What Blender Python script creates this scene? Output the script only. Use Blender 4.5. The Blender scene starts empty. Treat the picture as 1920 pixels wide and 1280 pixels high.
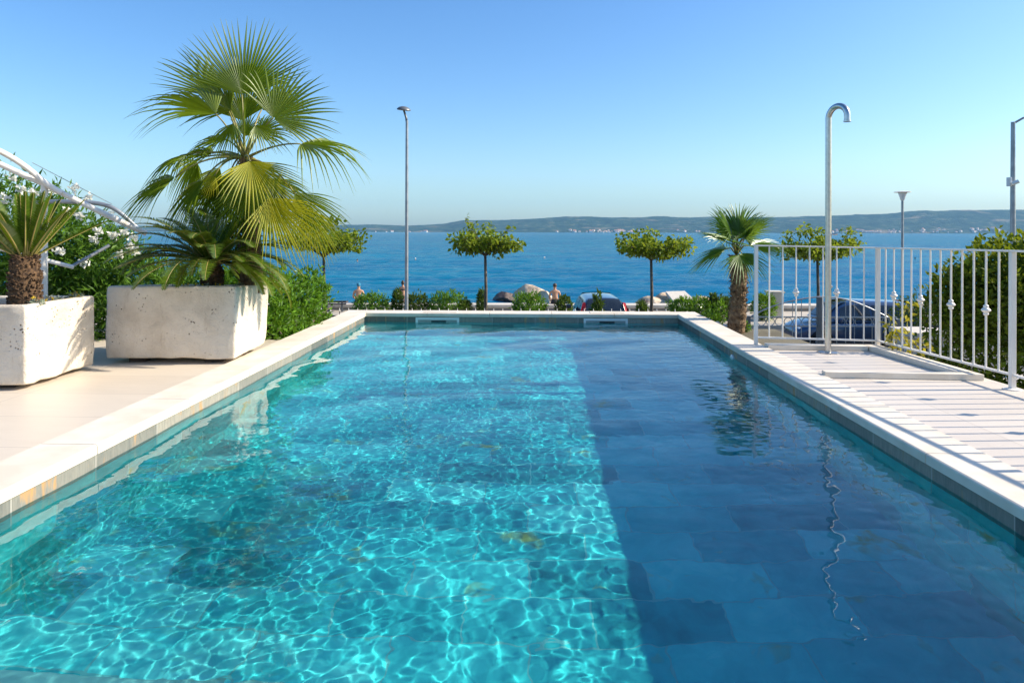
import bpy, math, random
import numpy as np
from mathutils import Vector, Matrix, Quaternion, noise as mnoise

random.seed(7)
rng = np.random.default_rng(7)
sc = bpy.context.scene
C = sc.collection
R = math.radians

# ------------------------------------------------------------------ camera
HC = 1.165                       # eye height above the terrace (terrace = z 0)
F = 1280.0                       # focal length in photo pixels (1920 wide)
cam_d = bpy.data.cameras.new("camera")
cam = bpy.data.objects.new("camera", cam_d)
C.objects.link(cam)
cam.location = (0, 0, HC)
cam.rotation_euler = (R(90), -0.0024, 0)
cam_d.sensor_width = 36
cam_d.lens = 24
cam_d.shift_y = -(640 - 434.3) / 1920
cam_d.clip_start = 0.05
cam_d.clip_end = 30000
sc.camera = cam

# ------------------------------------------------------------------ sky, sun, exposure
SUN_EL, SUN_AZ = R(34), R(2.5)     # azimuth counted from +X towards +Y
S = Vector((math.cos(SUN_EL) * math.cos(SUN_AZ), math.cos(SUN_EL) * math.sin(SUN_AZ), math.sin(SUN_EL)))
w = bpy.data.worlds.new("World")
sc.world = w
w.use_nodes = True
nt = w.node_tree
bg = nt.nodes["Background"]
sky = nt.nodes.new("ShaderNodeTexSky")
sky.sky_type = 'NISHITA'
sky.sun_disc = False
sky.sun_elevation = SUN_EL
sky.sun_rotation = math.atan2(S.x, S.y)
sky.altitude = 0
sky.air_density = 1.0
sky.dust_density = 1.1
sky.ozone_density = 0.6
# a clear mid-afternoon blue: the whole sky a little purer and cooler
hs = nt.nodes.new("ShaderNodeHueSaturation"); hs.inputs['Saturation'].default_value = 1.3
tint = nt.nodes.new("ShaderNodeMix"); tint.data_type = 'RGBA'; tint.blend_type = 'MULTIPLY'; tint.inputs[0].default_value = 1; tint.inputs[7].default_value = (.81, .98, 1.18, 1)
nt.links.new(sky.outputs[0], hs.inputs['Color']); nt.links.new(hs.outputs[0], tint.inputs[6]); nt.links.new(tint.outputs[2], bg.inputs[0])
bg.inputs[1].default_value = 0.112
sun_d = bpy.data.lights.new("sun", 'SUN')
sun_d.energy = 5.0
sun_d.angle = R(0.5)
sun_d.color = (1.0, 0.89, 0.73)
sun = bpy.data.objects.new("sun", sun_d)
C.objects.link(sun)
sun.rotation_euler = S.to_track_quat('Z', 'Y').to_euler()
sun.location = (30, 5, 40)
sun_d.cycles.is_caustics_light = True
sc.view_settings.view_transform = 'Standard'
sc.view_settings.look = 'None'
sc.view_settings.exposure = 0.75
sc.view_settings.gamma = 1
sc.render.engine = 'CYCLES'
cy = sc.cycles
cy.max_bounces = 10
cy.diffuse_bounces = 4
cy.glossy_bounces = 4
cy.transmission_bounces = 8
cy.transparent_max_bounces = 8
cy.volume_bounces = 0
cy.caustics_refractive = True
cy.caustics_reflective = False
cy.sample_clamp_indirect = 6
cy.use_denoising = True
try:
    cy.denoiser = 'OPENIMAGEDENOISE'
except Exception:
    pass

# ------------------------------------------------------------------ helpers
def hor(px): return 434.4 + 0.0024 * (px - 994)
def P(px, py, y):
    """the place at distance y along the view that the photo shows at pixel px, py"""
    return Vector(((px - 960) / F * y, y, HC - (py - hor(px)) / F * y))
A = R(1.522)
CA, SA = math.cos(A), math.sin(A)
def W(u, v, z=0.0):              # the pool's own axes -> world
    return Vector((u * CA + v * SA, -u * SA + v * CA, z))

def tag(o, label=None, cat=None, group=None, kind=None):
    if label: o["label"] = label
    if cat: o["category"] = cat
    if group: o["group"] = group
    if kind: o["kind"] = kind
    return o
def thing(name, label, cat, loc=(0, 0, 0), rz=0.0, group=None):
    o = bpy.data.objects.new(name, None)
    C.objects.link(o)
    o.location = loc
    o.rotation_euler = (0, 0, rz)
    o.empty_display_size = 0.1
    return tag(o, label, cat, group)

class MB:
    def __init__(s): s.v, s.f, s.uv, s.n = [], [], [], 0
    def add(s, verts, faces, uvs=None):
        b = s.n
        s.v.extend([tuple(p) for p in verts]); s.n += len(verts)
        for k, f in enumerate(faces):
            s.f.append(tuple(i + b for i in f))
            s.uv.append(uvs[k] if uvs else [(0, 0)] * len(f))
    def quad(s, a, b, c, d, uv=None): s.add([a, b, c, d], [(0, 1, 2, 3)], [uv] if uv else None)
    def box(s, lo, hi, M=None):
        x0, y0, z0 = lo; x1, y1, z1 = hi
        v = [Vector(p) for p in ((x0,y0,z0),(x1,y0,z0),(x1,y1,z0),(x0,y1,z0),(x0,y0,z1),(x1,y0,z1),(x1,y1,z1),(x0,y1,z1))]
        if M: v = [M @ p for p in v]
        f = [(0,3,2,1),(4,5,6,7),(0,1,5,4),(1,2,6,5),(2,3,7,6),(3,0,4,7)]
        dx, dy, dz = x1-x0, y1-y0, z1-z0
        q = lambda a, b: [(0,0),(a,0),(a,b),(0,b)]
        s.add(v, f, [q(dx,dy),q(dx,dy),q(dx,dz),q(dy,dz),q(dx,dz),q(dy,dz)])
    def hexa(s, c):
        s.add(c, [(0,3,2,1),(4,5,6,7),(0,1,5,4),(1,2,6,5),(2,3,7,6),(3,0,4,7)])
    def tube(s, pts, rad, n=10, cap=True):
        pts = [Vector(p) for p in pts]
        if not hasattr(rad, '__len__'): rad = [rad] * len(pts)
        rings = []; ref = None
        for i, p in enumerate(pts):
            t = (pts[min(i+1, len(pts)-1)] - pts[max(i-1, 0)]).normalized()
            if ref is None:
                ref = Vector((1,0,0)) if abs(t.x) < .8 else Vector((0,1,0))
            a = (ref - t * ref.dot(t)).normalized(); b = t.cross(a); ref = a
            rings.append([p + (a*math.cos(2*math.pi*k/n) + b*math.sin(2*math.pi*k/n)) * rad[i] for k in range(n)])
        v = [q for r in rings for q in r]; f = []
        for i in range(len(pts)-1):
            for k in range(n):
                k2 = (k+1) % n
                f.append((i*n+k, i*n+k2, (i+1)*n+k2, (i+1)*n+k))
        if cap:
            f.append(tuple(range(n-1, -1, -1))); f.append(tuple((len(pts)-1)*n + k for k in range(n)))
        s.add(v, f)
    def lathe(s, prof, c=(0,0,0), n=20, M=None):
        v = []; f = []
        for r, z in prof:
            for k in range(n):
                p = Vector((r*math.cos(2*math.pi*k/n), r*math.sin(2*math.pi*k/n), z))
                if M: p = M @ p
                v.append(p + Vector(c))
        for i in range(len(prof)-1):
            for k in range(n):
                k2 = (k+1) % n
                f.append((i*n+k, i*n+k2, (i+1)*n+k2, (i+1)*n+k))
        f.append(tuple(range(n-1, -1, -1))); f.append(tuple((len(prof)-1)*n + k for k in range(n)))
        s.add(v, f)
    def leaves(s, cen, dirs, nor, L, Wd):
        """rhombic leaves, all numpy (N,3)"""
        side = np.cross(dirs, nor); side /= np.linalg.norm(side, axis=1)[:, None] + 1e-9
        L = L[:, None]; Wd = Wd[:, None]
        a = cen; t = cen + dirs*L - nor*L*.12
        m = cen + dirs*L*.45 + nor*L*.04
        l = m - side*Wd*.5; r = m + side*Wd*.5
        V = np.stack([a, r, t, l], 1).reshape(-1, 3)
        b = s.n
        s.v.extend(map(tuple, V.tolist())); s.n += len(V)
        for k in range(len(cen)):
            i = b + 4*k
            s.f.append((i, i+1, i+2, i+3)); s.uv.append([(.5,0),(1,.5),(.5,1),(0,.5)])
    def build(s, name, mat, parent=None, smooth=False, bevel=0, seg=2, autosmooth=None, kind=None, local=False):
        me = bpy.data.meshes.new(name)
        off = Vector((0,0,0))
        V = np.array(s.v, dtype=float).reshape(-1, 3)
        if parent is not None and not local:
            root = parent; off = Vector((0,0,0)); rz = 0
            chain = []
            while root is not None:
                chain.append(root); root = root.parent
            M = Matrix.Identity(4)
            for o in reversed(chain): M = M @ o.matrix_basis
            Mi = np.array(M.inverted())
            V = V @ Mi[:3,:3].T + Mi[:3,3]
        me.from_pydata(V.tolist(), [], s.f)
        uvl = me.uv_layers.new(name="UVMap")
        flat = [c for f in s.uv for p in f for c in p]
        if len(flat) == len(uvl.data) * 2: uvl.data.foreach_set("uv", flat)
        me.materials.append(mat)
        if smooth: me.polygons.foreach_set("use_smooth", [True] * len(me.polygons))
        me.validate(); me.update()
        if autosmooth:
            try: me.set_sharp_from_angle(angle=R(autosmooth))
            except Exception: pass
        o = bpy.data.objects.new(name, me)
        C.objects.link(o)
        if parent is not None: o.parent = parent
        if bevel:
            m = o.modifiers.new("bevel", 'BEVEL'); m.width = bevel; m.segments = seg; m.limit_method = 'ANGLE'; m.angle_limit = R(35)
        if kind: o["kind"] = kind
        return o

def copy_tree(o, parent=None):
    c = o.copy(); C.objects.link(c); c.parent = parent
    for ch in o.children: copy_tree(ch, c)
    return c

# ---- materials
def nodes(name):
    m = bpy.data.materials.new(name); m.use_nodes = True
    t = m.node_tree; t.nodes.clear()
    out = t.nodes.new("ShaderNodeOutputMaterial")
    return m, t, out
def N(t, typ, **kw):
    n = t.nodes.new(typ)
    for k, v in kw.items():
        if k.startswith("i_"):
            key = k[2:].replace("_", " ")
            n.inputs[int(key) if key.isdigit() else key].default_value = v
        else: setattr(n, k, v)
    return n
def ramp(t, src, stops):
    r = t.nodes.new("ShaderNodeValToRGB")
    e = r.color_ramp.elements
    while len(e) < len(stops): e.new(0.5)
    for el, (p, c) in zip(e, stops):
        el.position = p; el.color = (*c, 1) if len(c) == 3 else c
    t.links.new(src, r.inputs[0]); return r.outputs[0]
def mixc(t, fac, a, b, mode='MIX'):
    n = t.nodes.new("ShaderNodeMix"); n.data_type = 'RGBA'; n.blend_type = mode
    for sock, val in ((n.inputs[0], fac), (n.inputs[6], a), (n.inputs[7], b)):
        if hasattr(val, "is_output"): t.links.new(val, sock)
        elif isinstance(val, (int, float)): sock.default_value = val
        else: sock.default_value = (*val, 1)
    return n.outputs[2]
def coord(t, kind="Object"):
    return t.nodes.new("ShaderNodeTexCoord").outputs[kind]
def scaled(t, src, sx, sy, sz):
    m = N(t, "ShaderNodeMapping"); m.inputs["Scale"].default_value = (sx, sy, sz)
    t.links.new(src, m.inputs[0]); return m.outputs[0]
def noise(t, src, scale, detail=4, rough=.55, dist=0):
    n = N(t, "ShaderNodeTexNoise"); n.inputs["Scale"].default_value = scale
    n.inputs["Detail"].default_value = detail; n.inputs["Roughness"].default_value = rough; n.inputs["Distortion"].default_value = dist
    if src is not None: t.links.new(src, n.inputs["Vector"])
    return n
def bump(t, h, strength, dist, nrm=None):
    b = N(t, "ShaderNodeBump"); b.inputs["Strength"].default_value = strength; b.inputs["Distance"].default_value = dist
    t.links.new(h, b.inputs["Height"])
    if nrm is not None: t.links.new(nrm, b.inputs["Normal"])
    return b.outputs[0]
def principled(t, out, col=None, rough=.5, metal=0, nrm=None, spec=.5):
    p = N(t, "ShaderNodeBsdfPrincipled")
    if col is not None:
        if hasattr(col, "is_output"): t.links.new(col, p.inputs["Base Color"])
        else: p.inputs["Base Color"].default_value = (*col, 1)
    if hasattr(rough, "is_output"): t.links.new(rough, p.inputs["Roughness"])
    else: p.inputs["Roughness"].default_value = rough
    p.inputs["Metallic"].default_value = metal
    p.inputs["Specular IOR Level"].default_value = spec
    if nrm is not None: t.links.new(nrm, p.inputs["Normal"])
    t.links.new(p.outputs[0], out.inputs[0]); return p

def mat_noisy(name, c1, c2, scale=4, rough=.6, metal=0, bs=.0, bscale=60, bdist=.01, detail=5, spec=.5, lo=.35, hi=.65):
    m, t, out = nodes(name)
    co = coord(t)
    n = noise(t, co, scale, detail)
    col = ramp(t, n.outputs[0], [(lo, c1), (hi, c2)])
    nr = None
    if bs:
        nr = bump(t, noise(t, co, bscale, 6, .65).outputs[0], bs, bdist)
    principled(t, out, col, rough, metal, nr, spec); return m

def mat_leaf(name, dark, light, trans, tfac=.35, gloss=.12, grough=.35, nscale=3.0):
    m, t, out = nodes(name)
    g = N(t, "ShaderNodeNewGeometry")
    n = noise(t, coord(t), nscale, 2)
    mx = N(t, "ShaderNodeMath", operation='MULTIPLY_ADD'); t.links.new(n.outputs[0], mx.inputs[0]); mx.inputs[1].default_value = .9
    t.links.new(g.outputs["Random Per Island"], mx.inputs[2])
    mm = N(t, "ShaderNodeMath", operation='MULTIPLY'); t.links.new(mx.outputs[0], mm.inputs[0]); mm.inputs[1].default_value = .55
    col = ramp(t, mm.outputs[0], [(.15, dark), (.85, light)])
    tcol = mixc(t, .35, trans, col)
    d = N(t, "ShaderNodeBsdfDiffuse"); t.links.new(col, d.inputs[0])
    tr = N(t, "ShaderNodeBsdfTranslucent"); t.links.new(tcol, tr.inputs[0])
    gl = N(t, "ShaderNodeBsdfGlossy"); gl.inputs["Roughness"].default_value = grough; gl.inputs[0].default_value = (.9, .95, .9, 1)
    m1 = N(t, "ShaderNodeMixShader"); m1.inputs[0].default_value = tfac
    t.links.new(d.outputs[0], m1.inputs[1]); t.links.new(tr.outputs[0], m1.inputs[2])
    fr = N(t, "ShaderNodeFresnel"); fr.inputs[0].default_value = 1.4
    fm = N(t, "ShaderNodeMath", operation='MULTIPLY'); t.links.new(fr.outputs[0], fm.inputs[0]); fm.inputs[1].default_value = gloss * 2.2
    m2 = N(t, "ShaderNodeMixShader"); t.links.new(fm.outputs[0], m2.inputs[0])
    t.links.new(m1.outputs[0], m2.inputs[1]); t.links.new(gl.outputs[0], m2.inputs[2])
    t.links.new(m2.outputs[0], out.inputs[0]); return m

def mat_tiles(name, tw, th, cols, grout, gw=.004, offset=.5, nstrength=.5, rough=.55, streak=(1, 1), rust=None, rust_lo=.60, bs=.25, vein=8.):
    """stone tiles laid along UVs in metres, each tile its own tone"""
    m, t, out = nodes(name)
    uv = coord(t, "UV")
    br = N(t, "ShaderNodeTexBrick"); br.offset = offset; br.squash = 1
    br.inputs["Scale"].default_value = 1; br.inputs["Brick Width"].default_value = tw; br.inputs["Row Height"].default_value = th
    br.inputs["Mortar Size"].default_value = gw; br.inputs["Mortar Smooth"].default_value = .1; br.inputs["Bias"].default_value = 0
    br.inputs["Color1"].default_value = (0, 0, 0, 1); br.inputs["Color2"].default_value = (1, 1, 1, 1); br.inputs["Mortar"].default_value = (.5, .5, .5, 1)
    t.links.new(uv, br.inputs["Vector"])
    sv = scaled(t, uv, streak[0], streak[1], 1)
    # every tile shifts the stone's grain
    add = N(t, "ShaderNodeVectorMath", operation='MULTIPLY_ADD'); t.links.new(br.outputs["Color"], add.inputs[0])
    add.inputs[1].default_value = (7, 13, 5); t.links.new(sv, add.inputs[2])
    n1 = noise(t, add.outputs[0], vein, 6, .65, .6)
    a = N(t, "ShaderNodeMath", operation='MULTIPLY_ADD'); t.links.new(n1.outputs[0], a.inputs[0]); a.inputs[1].default_value = nstrength * 2
    sub = N(t, "ShaderNodeMath", operation='MULTIPLY_ADD'); t.links.new(br.outputs["Color"], sub.inputs[0]); sub.inputs[1].default_value = 1 - nstrength; sub.inputs[2].default_value = -nstrength * .5
    t.links.new(sub.outputs[0], a.inputs[2])
    k = len(cols)
    col = ramp(t, a.outputs[0], [(i / (k - 1), c) for i, c in enumerate(cols)])
    if rust:
        n2 = noise(t, add.outputs[0], 2.1, 4, .6, .3)
        fac = ramp(t, n2.outputs[0], [(rust_lo, (0, 0, 0)), (rust_lo + .09, (1, 1, 1))])
        col = mixc(t, fac, col, rust)
    col = mixc(t, br.outputs["Fac"], col, grout)
    h = mixc(t, br.outputs["Fac"], n1.outputs[0], (0, 0, 0))
    principled(t, out, col, rough, 0, bump(t, h, bs, .006)); return m

M = {}
M['coping'] = mat_noisy('pale limestone', (.65, .57, .455), (.75, .675, .56), 5, .6, 0, .14, 180, .002)
M['deck'] = mat_tiles('beige porcelain deck', 1.2, .6, [(.52, .445, .35), (.60, .52, .42), (.65, .57, .465)], (.42, .36, .30), .003, .0, .45, .42, (1, 4), bs=.06, vein=3)
M['deck_r'] = mat_tiles('pale deck tile', .9, .45, [(.54, .48, .41), (.61, .54, .46), (.66, .59, .50)], (.44, .39, .33), .003, .0, .45, .5, (1, 3), bs=.06, vein=4)
M['slate'] = mat_tiles('slate wall tile', .60, .30, [(.075, .085, .075), (.15, .155, .135), (.25, .24, .20), (.40, .36, .28)], (.40, .38, .33), .004, .0, .40, .6, (5, 1.0), rust=(.46, .27, .11), rust_lo=.585, bs=.3)
M['slate_floor'] = mat_tiles('slate floor tile', .60, .30, [(.015, .15, .16), (.045, .40, .41), (.13, .64, .61), (.55, .88, .78)], (.34, .50, .46), .005, .5, .38, .66, (1, 1), rust=(.60, .32, .05), rust_lo=.63, bs=.3, vein=4)
M['step_stone'] = mat_tiles('pale slate step', .60, .60, [(.24, .28, .26), (.36, .40, .37), (.46, .48, .43), (.56, .56, .50)], (.44, .45, .40), .004, .5, .5, .6, (1, 1), bs=.25, vein=3)
M['render_wall'] = mat_noisy('cream render', (.50, .45, .38), (.62, .56, .48), 3, .85, 0, .2, 60, .004)
M['white_metal'] = mat_noisy('white lacquered steel', (.76, .71, .64), (.82, .77, .70), 8, .35)
M['steel'] = mat_noisy('brushed steel', (.50, .49, .47), (.60, .58, .55), 30, .28, 1.0)
M['grey_metal'] = mat_noisy('galvanised grey steel', (.26, .28, .30), (.36, .38, .40), 6, .4, .6)
M['dark_metal'] = mat_noisy('dark grey paint on steel', (.10, .11, .12), (.15, .16, .17), 6, .45, .3)
M['black_metal'] = mat_noisy('black painted iron', (.015, .015, .016), (.03, .03, .03), 9, .45)
M['white_plastic'] = mat_noisy('white plastic', (.70, .72, .70), (.78, .80, .78), 5, .4)
M['opening_shade'] = mat_noisy('painted opening shade', (.01, .012, .012), (.02, .022, .022), 5, .6)
M['soil'] = mat_noisy('dry soil', (.05, .035, .022), (.12, .085, .055), 20, .95, 0, .8, 40, .02)
M['asphalt'] = mat_noisy('asphalt', (.045, .045, .047), (.065, .064, .063), 2, .9, 0, .3, 120, .01)
M['paving'] = mat_noisy('pale paving', (.36, .32, .26), (.46, .41, .34), 1.2, .85, 0, .2, 40, .01)
M['earth'] = mat_noisy('garden earth', (.10, .085, .05), (.16, .14, .09), 1.5, .95, 0, .4, 20, .03)
M['sea_wall'] = mat_noisy('weathered concrete', (.20, .185, .165), (.30, .275, .24), 2.5, .9, 0, .3, 25, .01)
M['wall_cap'] = mat_noisy('pale concrete cap', (.50, .45, .38), (.60, .55, .47), 4, .8)
M['pebble'] = mat_noisy('pebbles', (.22, .20, .17), (.42, .39, .34), 8, .9, 0, .6, 14, .04)
M['rock'] = mat_noisy('pale limestone rock', (.42, .30, .19), (.72, .58, .42), 1.2, .85, 0, .8, 5, .12)
M['wet_rock'] = mat_noisy('dark wet rock', (.05, .035, .028), (.14, .10, .08), 1.6, .5, 0, .8, 5, .12)

def mat_planter():
    m, t, out = nodes('rough cast concrete')
    co = coord(t)
    base = ramp(t, noise(t, co, 3.0, 6, .6).outputs[0], [(.30, (.57, .48, .37)), (.48, (.69, .60, .48)), (.70, (.78, .70, .58))])
    # pits and air holes, gathered in places
    v = N(t, "ShaderNodeTexVoronoi"); v.inputs["Scale"].default_value = 36; t.links.new(co, v.inputs["Vector"])
    pits = ramp(t, v.outputs["Distance"], [(.13, (1, 1, 1)), (.27, (0, 0, 0))])
    clus = ramp(t, noise(t, co, 6.5, 3, .6).outputs[0], [(.56, (0, 0, 0)), (.65, (1, 1, 1))])
    pm = mixc(t, 1.0, pits, clus, 'MULTIPLY')
    col = mixc(t, pm, base, (.17, .11, .065))
    st = noise(t, scaled(t, co, 5, 5, 1.2), 2.6, 6, .75)
    sf = ramp(t, st.outputs[0], [(.58, (0, 0, 0)), (.76, (.65, .65, .65))])
    col = mixc(t, sf, col, (.40, .29, .19))
    n1 = noise(t, co, 55, 8, .7)
    inv = N(t, "ShaderNodeMath", operation='SUBTRACT'); t.links.new(n1.outputs[0], inv.inputs[0]); t.links.new(pm, inv.inputs[1])
    b = bump(t, inv.outputs[0], .9, .014)
    b = bump(t, noise(t, co, 11, 4).outputs[0], .5, .03, b)
    principled(t, out, col, .85, 0, b, .3); return m
M['concrete'] = mat_planter()

M['palm'] = mat_leaf('fan palm leaf', (.055, .115, .008), (.18, .25, .015), (.60, .62, .02), .44, .035, .5)
M['palm_yellow_lit'] = mat_leaf('yellow and sunlit palm leaf', (.22, .25, .012), (.40, .37, .018), (.60, .54, .02), .40, .04, .5)  # front fronds' sunlit look is put into the colour; the dead frond is yellow
M['palm_young'] = mat_leaf('green fan leaf', (.06, .13, .020), (.16, .27, .035), (.34, .50, .04), .4, .045, .45)
M['cycad'] = mat_leaf('cycad leaflet', (.032, .080, .008), (.10, .155, .010), (.28, .32, .012), .28, .06, .4)
M['rachis'] = mat_noisy('yellow frond stem', (.24, .20, .05), (.34, .27, .08), 9, .5)
M['petiole'] = mat_noisy('green palm stem', (.13, .15, .03), (.26, .22, .06), 7, .45)
M['oleander'] = mat_leaf('oleander leaf', (.035, .09, .012), (.12, .23, .028), (.24, .45, .03), .32, .06, .4)
M['shrub'] = mat_leaf('glossy shrub leaf', (.035, .10, .010), (.14, .28, .022), (.26, .46, .02), .30, .07, .35)
M['low_shrub'] = mat_leaf('low shrub leaf', (.022, .052, .010), (.10, .155, .018), (.18, .28, .02), .24, .06, .4)
M['hedge'] = mat_leaf('dark hedge leaf', (.026, .056, .006), (.15, .21, .018), (.36, .42, .015), .28, .06, .4)
M['tree_leaf'] = mat_leaf('mulberry leaf', (.045, .085, .008), (.20, .28, .020), (.44, .52, .03), .38, .05, .45)
M['yellow_leaf'] = mat_leaf('yellow climber leaf', (.25, .24, .02), (.40, .34, .03), (.55, .48, .03), .4, .06, .5)
M['grey_leaf'] = mat_leaf('grey succulent leaf', (.14, .17, .12), (.26, .30, .22), (.3, .34, .2), .15, .1, .5)
M['petal'] = mat_leaf('white petal', (.70, .70, .62), (.85, .84, .78), (.8, .8, .7), .35, .03, .5)
M['yellow_petal'] = mat_leaf('yellow petal', (.60, .40, .02), (.75, .55, .04), (.7, .5, .03), .3, .03, .5)
M['bark'] = mat_noisy('grey brown bark', (.07, .055, .04), (.16, .125, .09), 9, .9, 0, .6, 30, .01)
M['palm_fibre'] = mat_noisy('fibrous palm trunk', (.08, .045, .022), (.26, .17, .09), 22, .95, 0, .8, 60, .01)
M['cycad_bark'] = mat_noisy('cycad trunk', (.028, .015, .008), (.15, .085, .04), 35, .95, 0, .7, 80, .01)
M['skin'] = mat_noisy('sun tanned skin', (.42, .22, .13), (.50, .28, .17), 8, .5)
M['hair'] = mat_noisy('brown hair', (.035, .018, .010), (.06, .032, .018), 40, .6)
M['swim'] = mat_noisy('black swimwear', (.012, .012, .014), (.02, .02, .024), 20, .8)
M['cap_blue'] = mat_noisy('blue cloth', (.02, .16, .26), (.03, .21, .33), 20, .8)
M['cloth_w'] = mat_noisy('white cloth', (.70, .69, .66), (.78, .77, .74), 20, .9)
M['glass_dark'] = mat_noisy('tinted car glass', (.012, .016, .020), (.02, .026, .032), 3, .04, 0, 0, spec=.9)
M['rubber'] = mat_noisy('tyre rubber', (.012, .012, .012), (.02, .02, .02), 20, .85)
M['rim'] = mat_noisy('alloy rim', (.45, .46, .47), (.55, .56, .57), 12, .3, .9)
M['red_lamp'] = mat_noisy('red lamp lens', (.40, .012, .016), (.50, .02, .022), 8, .15)
M['clear_lamp'] = mat_noisy('clear lamp lens', (.70, .72, .74), (.80, .82, .84), 8, .1)
M['timber'] = mat_noisy('dark timber', (.045, .03, .022), (.075, .05, .036), 12, .8)
M['house_wall'] = mat_noisy('pale house wall', (.72, .66, .58), (.82, .77, .70), .02, .9)
M['house_roof'] = mat_noisy('terracotta roof', (.42, .18, .10), (.52, .25, .15), .05, .9)
def mat_paint(name, c, metal=.2):
    m, t, out = nodes(name)
    p = principled(t, out, c, .3, metal)
    p.inputs["Coat Weight"].default_value = 1; p.inputs["Coat Roughness"].default_value = .04
    return m
M['paint_blue'] = mat_paint('midnight blue car paint', (.018, .055, .13))
M['paint_dark'] = mat_paint('dark grey blue car paint', (.03, .04, .055))

# ------------------------------------------------------------------ ground, road, sea, hills
GZ = -2.5                        # street level
SEA = -4.05
BLK = []                         # nothing
def plane(name, x0, x1, y0, y1, z, mat, nx=1, ny=1, zf=None):
    mb = MB()
    for i in range(nx):
        for j in range(ny):
            a, b = x0+(x1-x0)*i/nx, x0+(x1-x0)*(i+1)/nx
            c, d = y0+(y1-y0)*j/ny, y0+(y1-y0)*(j+1)/ny
            g = zf or (lambda x, y: z)
            mb.quad((a,c,g(a,c)),(b,c,g(b,c)),(b,d,g(b,d)),(a,d,g(a,d)), [(a,c),(b,c),(b,d),(a,d)])
    return mb.build(name, mat, kind="structure")
# ground sheet is open where the pool's basin is sunk
mb = MB()
for (x0, x1, y0, y1) in ((-160, 160, -80, 31.2),):
    mb.quad((x0,y0,GZ),(x1,y0,GZ),(x1,y1,GZ),(x0,y1,GZ))
mb.build("ground", M['earth'], kind="structure")
plane("road", -160, 160, 17.2, 25.8, GZ + .006, M['asphalt'])
mb = MB(); mb.box((-160, 25.8, GZ - .1), (160, 30.7, GZ + .12)); mb.build("pavement", M['paving'], kind="structure", bevel=.02)
mb = MB(); mb.box((-160, 15.9, GZ - .1), (160, 17.2, GZ + .12)); mb.build("pavement", M['paving'], kind="structure", bevel=.02)
mb = MB()
for i in range(60):
    x = -120 + i * 4
    mb.quad((x, 21.4, GZ + .011), (x + 2, 21.4, GZ + .011), (x + 2, 21.52, GZ + .011), (x, 21.52, GZ + .011))
mb.build("road_marking", M['wall_cap'], kind="structure")
plane("beach", -160, 160, 31.5, 49, 0, M['pebble'], 40, 8, lambda x, y: -2.95 - (y - 31.5) * .098 + .05 * math.sin(x * 1.7 + y))

def mat_sea():
    m, t, out = nodes('sea water')
    co = coord(t)
    big = noise(t, scaled(t, co, .010, .035, 1), 1.0, 3, .5)
    mid = noise(t, scaled(t, co, .055, .16, 1), 1.0, 4, .55)
    w1 = noise(t, scaled(t, co, .9, 1.6, 1), 1.0, 5, .62, .3)
    w2 = noise(t, scaled(t, co, .10, .30, 1), 1.0, 5, .6, .4)
    col = ramp(t, mid.outputs[0], [(.3, (.0, .10, .20)), (.7, (.0, .18, .28))])
    col = mixc(t, ramp(t, big.outputs[0], [(.35, (0, 0, 0)), (.7, (.6, .6, .6))]), col, (.0, .075, .20))
    b = bump(t, w2.outputs[0], 1.0, .9)
    b = bump(t, w1.outputs[0], 1.0, .22, b)
    d = N(t, "ShaderNodeBsdfDiffuse"); t.links.new(col, d.inputs[0])
    gl = N(t, "ShaderNodeBsdfGlossy"); gl.inputs["Roughness"].default_value = .10; t.links.new(b, gl.inputs["Normal"])
    fr = N(t, "ShaderNodeFresnel"); fr.inputs[0].default_value = 1.33; t.links.new(b, fr.inputs["Normal"])
    fm = N(t, "ShaderNodeMath", operation='MULTIPLY'); t.links.new(fr.outputs[0], fm.inputs[0]); fm.inputs[1].default_value = .72
    mx = N(t, "ShaderNodeMixShader"); t.links.new(fm.outputs[0], mx.inputs[0]); t.links.new(d.outputs[0], mx.inputs[1]); t.links.new(gl.outputs[0], mx.inputs[2])
    t.links.new(mx.outputs[0], out.inputs[0])
    return m
rs = np.random.default_rng(12)
ys = [31.3]
while ys[-1] < 700: ys.append(ys[-1] + max(.22, ys[-1] ** 2 / 9000))
ys = np.array(ys); NC = 520
SX = np.linspace(-1, 1, NC + 1)
YY = np.repeat(ys[:, None], NC + 1, 1); XX = SX[None, :] * (YY * .95 + 30) + .0
Z = np.zeros_like(XX)
for _ in range(70):
    lam = math.exp(rs.uniform(math.log(1.3), math.log(11.0))); th = math.pi / 2 + rs.normal() * .42
    k = 2 * math.pi / lam
    fade = np.clip(lam * 260 / np.maximum(YY, 1) ** 1.25 - .15, 0, 1)
    gust = .65 + .35 * np.sin(XX * .021 + rs.uniform(0, 6.28)) * np.sin(YY * .033 + rs.uniform(0, 6.28))
    Z += .0068 * lam ** .85 * np.sin(k * (XX * math.cos(th) + YY * math.sin(th)) + rs.uniform(0, 6.28) + .8 * np.sin(.05 * XX + rs.uniform(0, 6.28))) * fade * gust
Z *= np.clip((690 - YY) / 200, 0, 1)
Wc_ = NC + 1
vs = np.stack([XX, YY, SEA + Z], -1).reshape(-1, 3)
ii = (np.arange(len(ys) - 1)[:, None] * Wc_ + np.arange(NC)[None, :]).reshape(-1)
fq = np.stack([ii, ii + 1, ii + Wc_ + 1, ii + Wc_], 1).tolist()
n0 = len(vs); ye = float(ys[-1]); xe = float(XX[-1, -1])
extra = [(-6500, ye, SEA), (6500, ye, SEA), (6500, 7600, SEA), (-6500, 7600, SEA), (-6500, 31.3, SEA), (6500, 31.3, SEA)]
fq += [(n0, n0 + 1, n0 + 2, n0 + 3), (n0 + 4, 0, n0 - Wc_, n0), (NC, n0 + 5, n0 + 1, n0 - 1)]
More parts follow.
